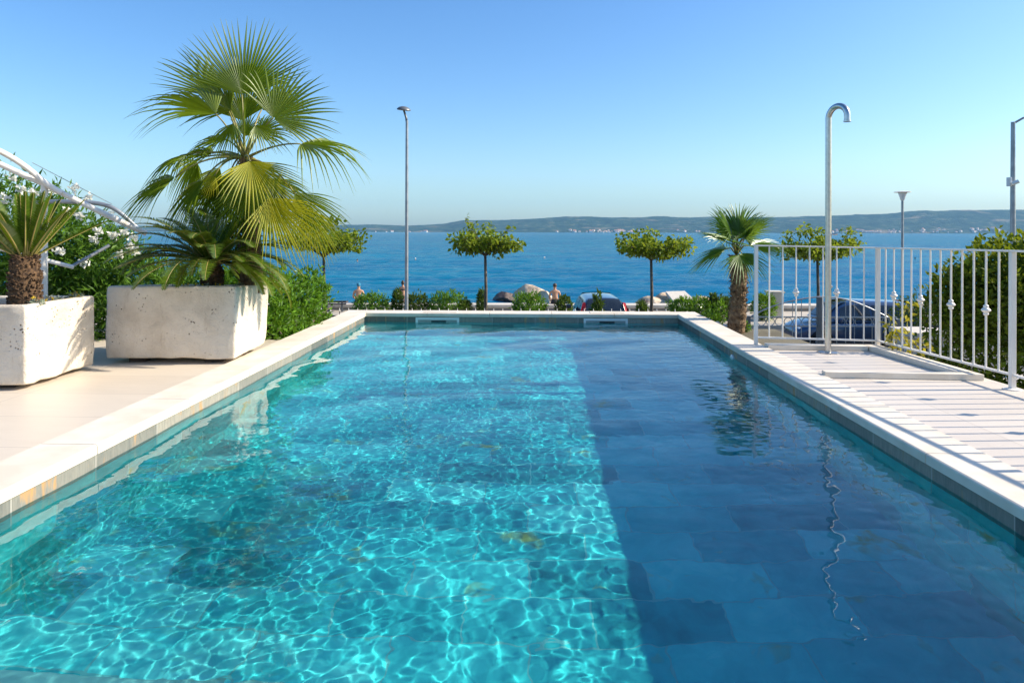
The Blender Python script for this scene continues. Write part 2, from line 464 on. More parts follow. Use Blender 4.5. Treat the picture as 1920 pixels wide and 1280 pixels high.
me = bpy.data.meshes.new("sea"); me.from_pydata(vs.tolist() + extra, [], fq)
me.polygons.foreach_set("use_smooth", [True] * len(me.polygons)); me.update(); me.materials.append(mat_sea())
so = bpy.data.objects.new("sea", me); C.objects.link(so); so["kind"] = "structure"

# far island: a ridge about five kilometres off
prof = [(-400, 424), (200, 423), (420, 424), (560, 425), (650, 422), (700, 421), (760, 423), (800, 422), (835, 420), (868, 414), (900, 412.5), (945, 413), (985, 411), (1040, 407.5), (1060, 406.5), (1090, 408.5), (1140, 410), (1200, 409), (1240, 407.5), (1300, 407.5), (1345, 406), (1400, 407), (1450, 407), (1500, 406.5), (1560, 404.5), (1620, 402), (1660, 401), (1700, 398), (1740, 396.5), (1790, 394), (1850, 393.5), (1920, 393), (2100, 389), (2500, 400)]
def ridge_h(px):
    for (a, ya), (b, yb) in zip(prof, prof[1:]):
        if a <= px <= b:
            return ya + (yb - ya) * (px - a) / (b - a)
    return 420
def mat_hill():
    m, t, out = nodes('scrub and pine hillside')
    co = coord(t)
    n1 = noise(t, co, .012, 8, .7)
    n2 = noise(t, scaled(t, co, .0022, .004, .006), 1.0, 6, .6)
    col = ramp(t, n1.outputs[0], [(.38, (.0, .012, .008)), (.55, (.026, .055, .028)), (.72, (.17, .15, .085))])
    f = ramp(t, n2.outputs[0], [(.58, (0, 0, 0)), (.66, (.6, .6, .6))])
    col = mixc(t, f, col, (.34, .25, .17))
    principled(t, out, col, .95, 0, bump(t, noise(t, co, .02, 8, .7).outputs[0], 1.0, 26), .1); return m
nx, ny = 420, 36
Y0, Y1 = 4600.0, 5900.0
V = []
for j in range(ny + 1):
    y = Y0 + (Y1 - Y0) * j / ny
    for i in range(nx + 1):
        px = -400 + 2900 * i / nx
        yr = 5350.0
        x = (px - 960) / F * yr
        top = HC + (hor(px) - ridge_h(px)) / F * yr
        t = j / ny
        s = math.sin(min(1, t / .62) * math.pi / 2) ** 1.1 if t < .62 else math.cos((t - .62) / .38 * math.pi / 2)
        nz = mnoise.fractal(Vector((x * .0016, y * .0024, 1.7)), .8, 2.1, 6)
        nz2 = mnoise.fractal(Vector((x * .012, y * .012, 4.2)), .9, 2.0, 5)
        edge = 4 * t * (1 - t) if t < .5 else 1
        z = SEA - 6 + (top - SEA + 6) * s * (1 + .16 * nz * (1 - abs(t - .62)) * (0 if abs(t - .62) < .05 else 1)) + nz2 * 2.2 * min(1, t * 5)
        V.append((x, y, z))
Fc = [(j*(nx+1)+i, j*(nx+1)+i+1, (j+1)*(nx+1)+i+1, (j+1)*(nx+1)+i) for j in range(ny) for i in range(nx)]
mb = MB(); mb.add(V, Fc); mb.build("hills", mat_hill(), smooth=True, kind="structure")
# houses along the far shore: too small to show parts
def house_mesh():
    b = MB(); b.box((-6, -5, 0), (6, 5, 7)); b.add([(-6.5,-5.5,7),(6.5,-5.5,7),(6.5,5.5,7),(-6.5,5.5,7),(-6.5,0,10),(6.5,0,10)], [(0,1,5,4),(2,3,4,5),(0,4,3),(1,2,5)])
    return b
hs = house_mesh().build("shore_house", M['house_wall'])
hs.data.materials.append(M['house_roof'])
for p in list(hs.data.polygons)[6:]: p.material_index = 1
tag(hs, "tiny pale house in the strip of houses along the far shore", "house", "houses along the far shore")
spots = []
for _ in range(46): spots.append((random.gauss(1145, 40), random.random() ** 2 * 3.0))
for _ in range(70): spots.append((random.uniform(1560, 1880), random.random() ** 2 * 3.4))
for _ in range(14): spots.append((random.uniform(1230, 1540), random.random() * 2.0))
for _ in range(7): spots.append((random.uniform(690, 830), random.random() * 1.2))
for k, (px, up) in enumerate(spots):
    h = hs if k == 0 else hs.copy()
    if k: C.objects.link(h)
    t = .035 + up * .017
    y = Y0 + (Y1 - Y0) * t
    s = math.sin(t / .62 * math.pi / 2) ** 1.1
    top = HC + (hor(px) - ridge_h(px)) / F * 5350
    h.location = ((px - 960) / F * y, y - 6, max(SEA, SEA - 6 + (top - SEA + 6) * s) - 1.0)
    h.rotation_euler = (0, 0, random.uniform(-.6, .6)); k_ = random.uniform(.8, 1.6)
    h.scale = (k_ * random.uniform(.7, 1.2), k_, k_ * random.uniform(.7, 1.0))

# ------------------------------------------------------------------ the pool
uL, uR, vF, vN = -2.314, 2.052, 9.55, 0.62
OV = .014                        # the coping overhangs the tiles by this much
CT, CB = .022, -.031             # coping top and underside
WZ = -.104                       # water level
FLOOR = WZ - 1.06
cw = .31
pool = thing("swimming_pool", "long rectangular pool tiled in multicoloured slate with pale stone coping", "pool", W(0, 5, WZ))
def wallq(mb, a, b, z0, z1, flip=False):
    L = (Vector(b) - Vector(a)).length
    q = [(a[0],a[1],z0),(b[0],b[1],z0),(b[0],b[1],z1),(a[0],a[1],z1)]
    uv = [(0, z0-CB),(L, z0-CB),(L, z1-CB),(0, z1-CB)]
    if flip: q.reverse(); uv.reverse()
    mb.quad(*q, uv)
wl, wr, wf, wn = uL-OV, uR+OV, vF+OV, vN-OV
for a, b in (((wl, wn), (wl, wf)), ((wl, wf), (wr, wf)), ((wr, wf), (wr, wn)), ((wr, wn), (wl, wn))):
    mb = MB(); wallq(mb, W(*a), W(*b), WZ - .055, CB - .001)
    mb.build("waterline_band", M['slate'], pool)
    mb = MB(); wallq(mb, W(*a), W(*b), FLOOR, WZ - .055)
    mb.build("basin_wall", M['slate_floor'], pool)
mb = MB()
mb.quad(W(wl, wn, FLOOR), W(wr, wn, FLOOR), W(wr, wf, FLOOR), W(wl, wf, FLOOR), [(wl, wn), (wr, wn), (wr, wf), (wl, wf)])
mb.build("basin_floor", M['slate_floor'], pool)
def wbox(mb, u0, v0, z0, u1, v1, z1):
    c = [W(u0,v0,z0),W(u1,v0,z0),W(u1,v1,z0),W(u0,v1,z0),W(u0,v0,z1),W(u1,v0,z1),W(u1,v1,z1),W(u0,v1,z1)]
    du, dv, dz = u1-u0, v1-v0, z1-z0
    q = lambda a, b, x=0, y=0: [(x,y),(x+a,y),(x+a,y+b),(x,y+b)]
    mb.add(c, [(0,3,2,1),(4,5,6,7),(0,1,5,4),(1,2,6,5),(2,3,7,6),(3,0,4,7)], [q(du,dv),q(du,dv,u0,v0),q(du,dz),q(dv,dz),q(du,dz),q(dv,dz)])
STEPS = [(-1.00, 1.98, WZ - .20), (-.26, 2.26, WZ - .46), (.12, 2.78, WZ - .80)]
for k, (u1, v1, z1) in enumerate(STEPS[:2]):
    mb = MB(); wbox(mb, wl + .002, wn + .002 + .002 * k, FLOOR + .001 + .001 * k, u1, v1, z1)
    mb.build("step", M['step_stone'], pool, bevel=.012)
# coping: mitred rows of slabs, front edge rounded
def coping_row(a0, a1, along, inner, outer, cut0, cut1, n):
    """along='v' or 'u'; inner/outer are the fixed coordinates"""
    mb = MB(); sgn = 1 if outer > inner else -1
    prof = [(0.0, CB), (-.0, CB + .008), (0.0, CT - .012), (.004, CT - .004), (.012, CT), (abs(outer - inner), CT), (abs(outer - inner), CB)]
    for k in range(n):
        s0, s1 = a0 + (a1 - a0) * k / n, a0 + (a1 - a0) * (k + 1) / n
        g = .0026
        ring = []
        for (d, z) in prof:
            e0 = s0 + (g if k else 0) - (cut0 * d if k == 0 else 0)
            e1 = s1 - (g if k < n - 1 else 0) + (cut1 * d if k == n - 1 else 0)
            f = inner + sgn * d
            ring.append((W(f, e0, z), W(f, e1, z)) if along == 'v' else (W(e0, f, z), W(e1, f, z)))
        m = len(prof)
        vs = [p for pr in ring for p in pr]
        fs = [(2*i, 2*i+1, 2*((i+1) % m)+1, 2*((i+1) % m)) for i in range(m)]
        fs += [tuple(2*i for i in range(m)), tuple(2*i+1 for i in reversed(range(m)))]
        if (along == 'v') == (sgn > 0): fs = [tuple(reversed(f)) for f in fs]
        mb.add(vs, fs)
    return mb.build("coping", M['coping'], pool)
coping_row(vN, vF, 'v', uL, uL - cw, 1, 1, 9)
coping_row(vN, vF, 'v', uR, uR + cw, 1, 1, 9)
coping_row(uL, uR, 'u', vF, vF + cw, 1, 1, 5)
coping_row(uL, uR, 'u', vN, vN - cw, 1, 1, 5)
# outside shell under the coping
mb = MB()
for a, b in (((wl - .27, wn - .27), (wl - .27, wf + .27)), ((wl - .27, wf + .27), (wr + .27, wf + .27)), ((wr + .27, wf + .27), (wr + .27, wn - .27)), ((wr + .27, wn - .27), (wl - .27, wn - .27))):
    wallq(mb, W(*a), W(*b), GZ - .3, CB - .002, True)
mb.build("outer_wall", M['render_wall'], pool)
# skimmers in the far wall
def skimmer(px0, px1):
    y = (vF + OV)
    x0 = P(px0, 600, 9.58).x; x1 = P(px1, 600, 9.58).x
    u0 = x0 * CA - 9.5 * SA - .0; u1 = x1 * CA - 9.5 * SA
    zt, zb = CB - .012, WZ - .075
    fr = .032
    mb = MB()
    v0, v1 = y - .012, y + .001
    for (a, b, c, d) in ((u0, u1, zt - fr, zt), (u0, u1, zb, zb + fr), (u0, u0 + fr, zb + fr, zt - fr), (u1 - fr, u1, zb + fr, zt - fr)):
        wbox(mb, a, v0, c, b, v1, d)
    s = mb.build("skimmer", M['white_plastic'], pool)
    mb = MB(); wbox(mb, u0 + fr, y - .006, zb + fr, u1 - fr, y - .0035, zt - fr - .002); mb.build("backplate", M['grey_plastic'], s)
    mb = MB(); wbox(mb, u0 + (u1-u0) * .36, y - .0095, zt - fr - .040, u0 + (u1-u0) * .70, y - .0062, zt - fr - .012); mb.build("slot_shade", M['opening_shade'], s)  # dark plate before the backplate, painting the shade of the skimmer's mouth
    mb = MB(); wbox(mb, u0 + .1, vF + .05, CT + .001, u1 - .04, vF + .27, CT + .006); mb.build("skimmer_lid", M['coping'], pool)
M['grey_plastic'] = mat_noisy('grey green plastic', (.28, .31, .29), (.34, .37, .35), 5, .5)
skimmer(779, 861); skimmer(1094, 1176)
# round fittings in the long wall under water
def fitting(name, v, z, r, mat):
    mb = MB()
    Mx = Matrix.Rotation(-A, 4, 'Z') @ Matrix.Rotation(R(-90), 4, 'Y')
    mb.lathe([(r, -.001), (r, .012), (r * .9, .018), (r * .55, .02), (r * .5, .012), (0.001, .012)], W(wr - .001, v, z), 28, Mx)
    return mb.build(name, mat, pool, smooth=True, autosmooth=40)
fitting("pool_lamp", 3.69, WZ - .53, .135, M['white_plastic'])
fitting("water_inlet", 3.0, WZ - .25, .055, M['white_plastic'])
fitting("water_inlet", 7.0, WZ - .045, .07, M['white_plastic'])

def mat_water():
    m, t, out = nodes('pool water')
    p = N(t, "ShaderNodeBsdfPrincipled")
    p.inputs["Base Color"].default_value = (.24, .84, .95, 1); p.inputs["Roughness"].default_value = 0
    p.inputs["IOR"].default_value = 1.333; p.inputs["Transmission Weight"].default_value = 1
    t.links.new(p.outputs[0], out.inputs[0])
    return m
du = .0115
nu = int((wr - wl) / du); nv = int((wf - wn) / du)
U = np.linspace(wl - .002, wr + .002, nu + 1); Vv = np.linspace(wn - .002, wf + .002, nv + 1)
UU, VV = np.meshgrid(U, Vv)
H = np.zeros_like(UU)
r2 = np.random.default_rng(3)
def waves(n, lmin, lmax, amp, spread, mean, mod):
    global H
    h = np.zeros_like(UU)
    for _ in range(n):
        lam = math.exp(r2.uniform(math.log(lmin), math.log(lmax)))
        th = mean + r2.normal() * spread
        k = 2 * math.pi / lam
        h += lam * np.sin(k * (UU * math.cos(th) + VV * math.sin(th)) + r2.uniform(0, 6.28) + .6 * np.sin(.9 * UU + 1.3 * VV + r2.uniform(0, 6.28)))
    H += amp * h / math.sqrt(n) * mod
calm = .30 + .70 / (1 + np.exp((UU - .75) * 2.6))          # livelier on the sunny side
near = .55 + .45 / (1 + np.exp((VV - 6.0) * .8))
patch = .62 + .38 * np.sin(UU * 1.7 + .8 * np.sin(VV * 1.1) + 1.0) * np.sin(VV * 1.3 + .6 * UU)
lit = .35 + .65 / (1 + np.exp((UU - 1.1) * 3.0))
soft = .45 + .55 / (1 + np.exp(-(UU + 1.3) * 2.6))
breeze = 1 / (1 + np.exp(-(UU - 1.1) * 3.0))              # wind ruffles the open right side, crests across the pool
waves(14, .45, 1.2, .0038, .9, 2.2, calm * .5 + .5)
waves(20, .16, .42, .0028, .9, 2.1, lit * near)
waves(20, .10, .34, .0028, .45, 1.65, breeze)
waves(30, .055, .13, .0042, .8, 1.65, breeze)
waves(34, .085, .16, .0024, 1.2, 2.2, lit ** 1.4 * near * soft)
waves(80, .042, .080, .0062, 1.9, 2.4, lit ** 2 * near * patch * soft)
vs = np.stack([UU * CA + VV * SA, -UU * SA + VV * CA, WZ + H], -1).reshape(-1, 3)
Wd = nu + 1
ii = (np.arange(nv)[:, None] * Wd + np.arange(nu)[None, :]).reshape(-1)
fq = np.stack([ii, ii + 1, ii + Wd + 1, ii + Wd], 1)
me = bpy.data.meshes.new("pool_water")
me.from_pydata(vs.tolist(), [], fq.tolist())
me.polygons.foreach_set("use_smooth", [True] * len(me.polygons)); me.update()
me.materials.append(mat_water())
po = bpy.data.objects.new("pool_water", me); C.objects.link(po); po["kind"] = "structure"
po.cycles.is_caustics_caster = True
for o in pool.children: o.cycles.is_caustics_receiver = True

# ------------------------------------------------------------------ terrace, retaining walls, beds
def wslab(name, pts, z0, z1, mat, kind="structure", bevel=0):
    """a slab on pool-axis points (u,v); uv in metres"""
    mb = MB(); n = len(pts)
    mb.add([W(u, v, z0) for u, v in pts] + [W(u, v, z1) for u, v in pts],
           [tuple(range(n-1, -1, -1)), tuple(range(n, 2*n))] + [(i, (i+1) % n, n+(i+1) % n, n+i) for i in range(n)],
           [[pts[i] for i in range(n-1, -1, -1)], list(pts)] + [[(0, 0), (1, 0), (1, z1-z0), (0, z1-z0)]] * n)
    return mb.build(name, mat, kind=kind, bevel=bevel)
def uv_of(x, y): return (x*CA - y*SA, x*SA + y*CA)
FA, FB, FC = Vector((2.485, 6.95, 0)), Vector((3.655, 6.82, 0)), Vector((3.725, 5.08, 0))
fd = (FC - FB)                                    # one bay of the railing
FD = FC + fd; FE = FD + fd
eo = .09
wslab("terrace", [(-2.6255, -3.5), (-2.6255, 7.25), (-9.5, 7.25), (-9.5, -3.5)], -.30, -.0, M['deck'])
ob = [uv_of(*(p.x + eo, p.y + (eo if i == 1 else 0))) for i, p in enumerate((FE, FB))]
wslab("terrace", [(uR + cw + .0015, -1.2), (uv_of(FE.x + eo, FE.y)[0] + .12, -1.2), ob[0], ob[1], (uR + cw + .0015, uv_of(FA.x, FA.y + eo)[1])], -.30, -.0, M['deck_r'])
for args in (("retaining_wall", (-2.66, 7.2), (-9.45, 7.2)), ):
    pass
mb = MB()
for a, b in (((-9.45, -1.15), (-9.45, 7.2)),):
    wallq(mb, W(*a), W(*b), GZ - .2, -.301)
mb.build("retaining_wall", M['render_wall'], kind=None)
o = C.objects[-1] if False else bpy.data.objects["retaining_wall"]
tag(o, "cream rendered wall carrying the terrace on the planter side", "wall")
mb = MB()
x1 = ob[1][0] - .05; v1 = ob[1][1] - .06
wallq(mb, W(uR + .30, v1), W(x1, v1), GZ - .2, -.301, False); wallq(mb, W(x1, v1), W(ob[0][0] - .05, -1.15), GZ - .2, -.301)
tag(mb.build("retaining_wall", M['render_wall']), "cream rendered wall under the white railing beside the shower", "wall")
wslab("flower_bed", [(-2.66, 7.255), (-2.66, 9.6), (-9.4, 9.6), (-9.4, 7.255)], GZ - .1, -.28, M['earth'])
wslab("flower_bed", [(uR + cw + .01, 7.08), (uR + cw + .01, 9.45), (3.35, 9.45), (3.35, 7.08)][::-1], GZ - .1, -.16, M['earth'])

# curb framing the shower tray
tray = thing("shower_curb", "low pale stone curb framing the wet area round the outdoor shower", "curb", (3.1, 6.1, 0))
fl = lambda t, off: FB + (FC - FB) * t + Vector((off, 0, 0))
def curb(pts):
    mb = MB(); lo = [Vector((p[0], p[1], .0005)) for p in pts]; hi = [Vector((p[0], p[1], .05)) for p in pts]
    mb.hexa(lo + hi); return mb.build("curb_stone", M['coping'], tray, bevel=.004)
ul = uR + cw
b0, b1 = W(ul + .003, 6.78 + .06), W(ul + .003, 6.90 + .06)
curb([(b0.x, b0.y), (3.50, 6.70), (3.50, 6.80), (b1.x, b1.y)])
curb([(3.588, 5.52), (3.718, 5.46), (3.648, 6.80), (3.502, 6.80)])
f0, f1 = W(ul + .003, 5.53), W(ul + .003, 5.60)
curb([(f0.x, f0.y), (3.722, 5.375), (3.718, 5.457), (f1.x, f1.y)])

# ------------------------------------------------------------------ white railing
rail = thing("white_railing", "white metal railing with round ornament balusters around the shower corner", "railing", tuple(FB))
HB = {0: (.095, 1.03), 1: (.0855, 1.012), 2: (.11, 1.03), 3: (.11, 1.03), 4: (.11, 1.03)}
FPTS = [FA, FB, FC, FD, FE]
def flatbar(mb, a, b, wdt, th):
    d = (b - a).normalized(); s_ = Vector((-d.y, d.x, 0)).normalized() * wdt / 2; up = Vector((0, 0, th / 2))
    mb.hexa([a - s_ - up, b - s_ - up, b + s_ - up, a + s_ - up, a - s_ + up, b - s_ + up, b + s_ + up, a + s_ + up])
knob = None
def baluster(p, z0, z1, kn, d):
    mb = MB(); mb.tube([p + Vector((0, 0, z0)), p + Vector((0, 0, z1))], .0076, 10)
    b = mb.build("baluster", M['white_metal'], rail, smooth=True, autosmooth=40)
    if kn:
        zc = .56
        k = MB(); k.lathe([(.009, -.044), (.018, -.036), (.020, -.028), (.015, -.021), (.026, -.012), (.034, -.002), (.034, .002), (.026, .012), (.015, .021), (.020, .028), (.018, .036), (.009, .044)], p + Vector((0, 0, zc)), 16)
        k.build("knob", M['white_metal'], b, smooth=True, autosmooth=50)
for i in range(4):
    a, b = FPTS[i], FPTS[i+1]
    z0, z1 = HB[i], HB[i+1]
    d = (b - a).normalized()
    if i > 0:
        mb = MB(); flatbar(mb, a + Vector((0, 0, z0[1])) + d*.0, b + Vector((0, 0, z1[1])), .036, .014); mb.build("top_rail", M['white_metal'], rail, bevel=.002)
        mb = MB(); flatbar(mb, a + Vector((0, 0, z0[0])) + d*.022, b + Vector((0, 0, z1[0])) - d*.022, .028, .016); mb.build("bottom_rail", M['white_metal'], rail, bevel=.002)
        n = 13; kn = {2, 5, 8, 11}
    else:
        mb = MB(); flatbar(mb, a + Vector((0, 0, z0[1])) - d*.03, b + Vector((0, 0, z1[1])) - d*.016, .036, .014); mb.build("top_rail", M['white_metal'], rail, bevel=.002)
        mb = MB(); flatbar(mb, a + Vector((0, 0, z0[0])) + d*.022, b + Vector((0, 0, z1[0])) - d*.022, .028, .016); mb.build("bottom_rail", M['white_metal'], rail, bevel=.002)
        n = 9; kn = {3, 6}
    for k in range(1, n):
        t = k / n
        p = a + (b - a) * t
        baluster(p, z0[0] + (z1[0]-z0[0])*t + .006, z0[1] + (z1[1]-z0[1])*t - .005, k in kn, d)
for i, p in enumerate(FPTS):
    mb = MB(); q = math.atan2(fd.y, fd.x) if i else math.atan2((FB-FA).y, (FB-FA).x)
    Mx = Matrix.Translation(p) @ Matrix.Rotation(q, 4, 'Z')
    mb.box((-.018, -.018, .004 if i != 0 else -.15), (.018, .018, HB[i][1] - .0085), Mx)
    po_ = mb.build("post", M['white_metal'], rail, bevel=.003)
    if i >= 2:
        mb = MB(); mb.lathe([(.058, .0005), (.058, .007), (.04, .010), (.022, .012)], p, 24); mb.build("foot_plate", M['white_metal'], po_, smooth=True, autosmooth=40)

# ------------------------------------------------------------------ outdoor shower
sp = P(1553, 660, 6.62); sp.z = 0
sh = thing("outdoor_shower", "tall stainless steel shower pole with a hooked spout standing on the tiled deck", "shower", tuple(sp))
r_ = .0285
hd = Vector((.42, -.907, 0)); hr = .105; top = 2.40 - hr - r_
pts = [sp + Vector((0, 0, .012)), sp + Vector((0, 0, 1.1)), sp + Vector((0, 0, top))]
for k in range(1, 15):
    a = math.pi * k / 14
    pts.append(sp + hd * (hr - hr * math.cos(a)) + Vector((0, 0, top + hr * math.sin(a))))
pts.append(pts[-1] + Vector((0, 0, -.055)))
mb = MB(); mb.tube(pts, r_, 20); mb.build("pipe", M['steel'], sh, smooth=True, autosmooth=50)
mb = MB(); mb.lathe([(.030, -.012), (.034, -.012), (.034, .004), (.0292, .006)], pts[-1] + Vector((0, 0, .006)), 20); mb.build("spout_rim", M['steel'], sh, smooth=True, autosmooth=40)
mb = MB(); mb.lathe([(.096, .001), (.096, .008), (.090, .012), (.031, .013)], sp, 32); mb.build("base_plate", M['steel'], sh, smooth=True, autosmooth=40)
zt_ = HC - (439.5 - 436) / F * 6.62
mb = MB(); mb.lathe([(.0292, -.012), (.0335, -.012), (.0335, .012), (.0292, .012)], sp + Vector((0, 0, zt_)), 20); mb.build("collar", M['steel'], sh, smooth=True, autosmooth=40)
mb = MB(); mb.tube([sp + Vector((.02, -.02, zt_)), sp + Vector((.048, -.048, zt_)), sp + Vector((.066, -.054, zt_ + .004))], [.010, .010, .007], 10); mb.build("tap", M['steel'], sh, smooth=True, autosmooth=40)
mb = MB(); mb.lathe([(.009, 0), (.009, .01), (.005, .014)], (0, 0, 0), 12, Matrix.Translation(sp + Vector((.022, -.018, .64))) @ Matrix.Rotation(R(90), 4, 'Y')); mb.build("push_button", M['steel'], sh, smooth=True)

# ------------------------------------------------------------------ planters
def planter(label, c, loc, rim=.075, soil=.06):
    """c: 8 corners, bottom 4 then top 4, counted round from front-left"""
    t = thing("concrete_planter", label, "planter", loc)
    c = [Vector(p) for p in c]
    mid = sum(c[4:], Vector()) / 4
    inn = []
    for p in c[4:]:
        d = Vector((math.copysign(rim, mid.x - p.x), math.copysign(rim, mid.y - p.y), 0)); inn.append(p + d)
    low = [p - Vector((0, 0, soil + .05)) for p in inn]
    import bmesh
    bm = bmesh.new()
    vs = [bm.verts.new(p) for p in c + inn + low]
    F_ = [(3,2,1,0), (0,1,5,4), (1,2,6,5), (2,3,7,6), (3,0,4,7)]
    for i in range(4):
        j = (i+1) % 4
        F_ += [(4+i, 4+j, 8+j, 8+i), (8+i, 8+j, 12+j, 12+i)]
    F_ += [(12, 13, 14, 15)]
    for f in F_: bm.faces.new([vs[i] for i in f])
    outer = [e for e in bm.edges if not any(v in vs[12:] for v in e.verts)]
    bmesh.ops.bevel(bm, geom=outer, offset=.022, segments=3, profile=.6, affect='EDGES')
    bmesh.ops.triangulate(bm, faces=[f for f in bm.faces if len(f.verts) > 4])
    bmesh.ops.subdivide_edges(bm, edges=[e for e in bm.edges if e.calc_length() > .12], cuts=9, use_grid_fill=True)
    for v in bm.verts:
        p = v.co
        n = mnoise.noise(p * 6) * .005 + mnoise.noise(p * 22) * .005
        lowb = max(0, 1 - (p.z - .03) / .10)
        n += lowb * (mnoise.noise(p * 9 + Vector((3, 1, 7))) * .020 - .011)
        v.co += (p - (mid - Vector((0, 0, .3)))).normalized() * n
    bmesh.ops.recalc_face_normals(bm, faces=bm.faces)
    me = bpy.data.meshes.new("box_shell"); bm.to_mesh(me); bm.free()
    me.transform(Matrix.Translation(-Vector(loc)))
    me.materials.append(M['concrete']); me.polygons.foreach_set("use_smooth", [True] * len(me.polygons))
    try: me.set_sharp_from_angle(angle=R(50))
    except Exception: pass
    o = bpy.data.objects.new("box_shell", me); C.objects.link(o); o.parent = t
    mb = MB(); z = min(p.z for p in c[4:]) - soil
    nx_ = 14
    x0, x1 = inn[0].x, inn[1].x; y0, y1 = inn[0].y, inn[2].y
    g = [[(x0 + (x1-x0)*i/nx_, y0 + (y1-y0)*j/nx_, z + .02*mnoise.noise(Vector((i*.7, j*.7, 2)))) for i in range(nx_+1)] for j in range(nx_+1)]
    for j in range(nx_):
        for i in range(nx_): mb.quad(g[j][i], g[j][i+1], g[j+1][i+1], g[j+1][i])
    mb.build("soil", M['soil'], t, smooth=True)
    mb = MB()
    for (sx, sy) in ((.2, .2), (.8, .2), (.2, .8), (.8, .8)):
        x = c[0].x + (c[1].x - c[0].x) * sx; y = c[0].y + (c[2].y - c[0].y) * sy
        zz = .055
        mb.box((x - .07, y - .05, .001), (x + .07, y + .05, zz))
    mb.build("foot_block", M['timber'], t)
    return t
planter("rough white concrete planter holding the fan palm and a spreading cycad", [(-3.56, 5.97, .045), (-2.42, 5.97, .04), (-2.42, 6.72, .05), (-3.54, 6.72, .05), (-3.55, 5.97, .682), (-2.41, 5.97, .683), (-2.385, 6.72, .636), (-3.52, 6.72, .64)], (-3.0, 6.3, 0))
planter("rough white concrete planter at the picture's left edge with the upright cycad", [(-4.70, 4.96, .03), (-3.53, 4.96, .03), (-3.53, 5.78, .03), (-4.70, 5.78, .03), (-4.70, 4.96, .615), (-3.53, 4.96, .622), (-3.53, 5.78, .618), (-4.70, 5.78, .615)], (-4.1, 5.35, 0))

# ------------------------------------------------------------------ foliage helpers
def unit(a): return a / (np.linalg.norm(a, axis=-1, keepdims=True) + 1e-9)
def cloud(mb, g, blobs, n, L, Wd, up=.25, shell=.55, outward=.6, ell=(1, 1, 1)):
    """n leaves scattered through the outer part of ellipsoid blobs (cx,cy,cz,rx,ry,rz)"""
    B = np.array(blobs, float)
    vol = (B[:, 3] * B[:, 4] * B[:, 5]) ** (2 / 3)
    k = g.choice(len(B), n, p=vol / vol.sum())
    d = unit(g.normal(size=(n, 3)))
    r = shell + (1.06 - shell) * g.random(n) ** .7
    lump = 1 + .13 * np.sin(d[:, 0] * 7 + k) * np.cos(d[:, 2] * 6 + 2 * k) + .08 * g.normal(size=n)
    c = B[k, :3] + B[k, 3:6] * d * (r * lump)[:, None]
    dirs = unit(d * outward + g.normal(size=(n, 3)) * .55 + np.array([0, 0, up]))
    nor = unit(np.cross(dirs, unit(g.normal(size=(n, 3)))))
    flip = nor[:, 2] < 0; nor[flip] *= -1
    mb.leaves(c, dirs, nor, L * g.uniform(.65, 1.25, n), Wd * g.uniform(.7, 1.2, n))
def tufts(mb, g, cen, n, L, Wd, spread=1.0, up=.5):
    """whorls of leaves at shoot tips"""
    cen = np.array(cen, float)
    k = np.repeat(np.arange(len(cen)), n); m = len(k)
    dirs = unit(g.normal(size=(m, 3)) * spread + np.array([0, 0, up]))
    nor = unit(np.cross(dirs, unit(g.normal(size=(m, 3))))); flip = nor[:, 2] < 0; nor[flip] *= -1
    mb.leaves(cen[k] + g.normal(size=(m, 3)) * L * .12, dirs, nor, L * g.uniform(.6, 1.2, m), Wd * g.uniform(.7, 1.2, m))
def tips_on(g, blobs, n, jit=.06):
    B = np.array(blobs, float); vol = (B[:, 3] * B[:, 4] * B[:, 5]) ** (2 / 3)
    k = g.choice(len(B), n, p=vol / vol.sum()); d = unit(g.normal(size=(n, 3)))
    r = .62 + .44 * g.random(n) ** .6
    return B[k, :3] + B[k, 3:6] * d * (r + jit * g.normal(size=n))[:, None]
def stems(mb, base, tips, r0, r1, n=6, sag=.1):
    base = Vector(base)
    for t in tips:
        t = Vector(t); m = base.lerp(t, .5) + Vector((random.uniform(-sag, sag), random.uniform(-sag, sag), random.uniform(0, sag)))
        mb.tube([base + Vector((random.uniform(-.05,.05), random.uniform(-.05,.05), 0)), m, t], [r0, (r0+r1)/2, r1], n)

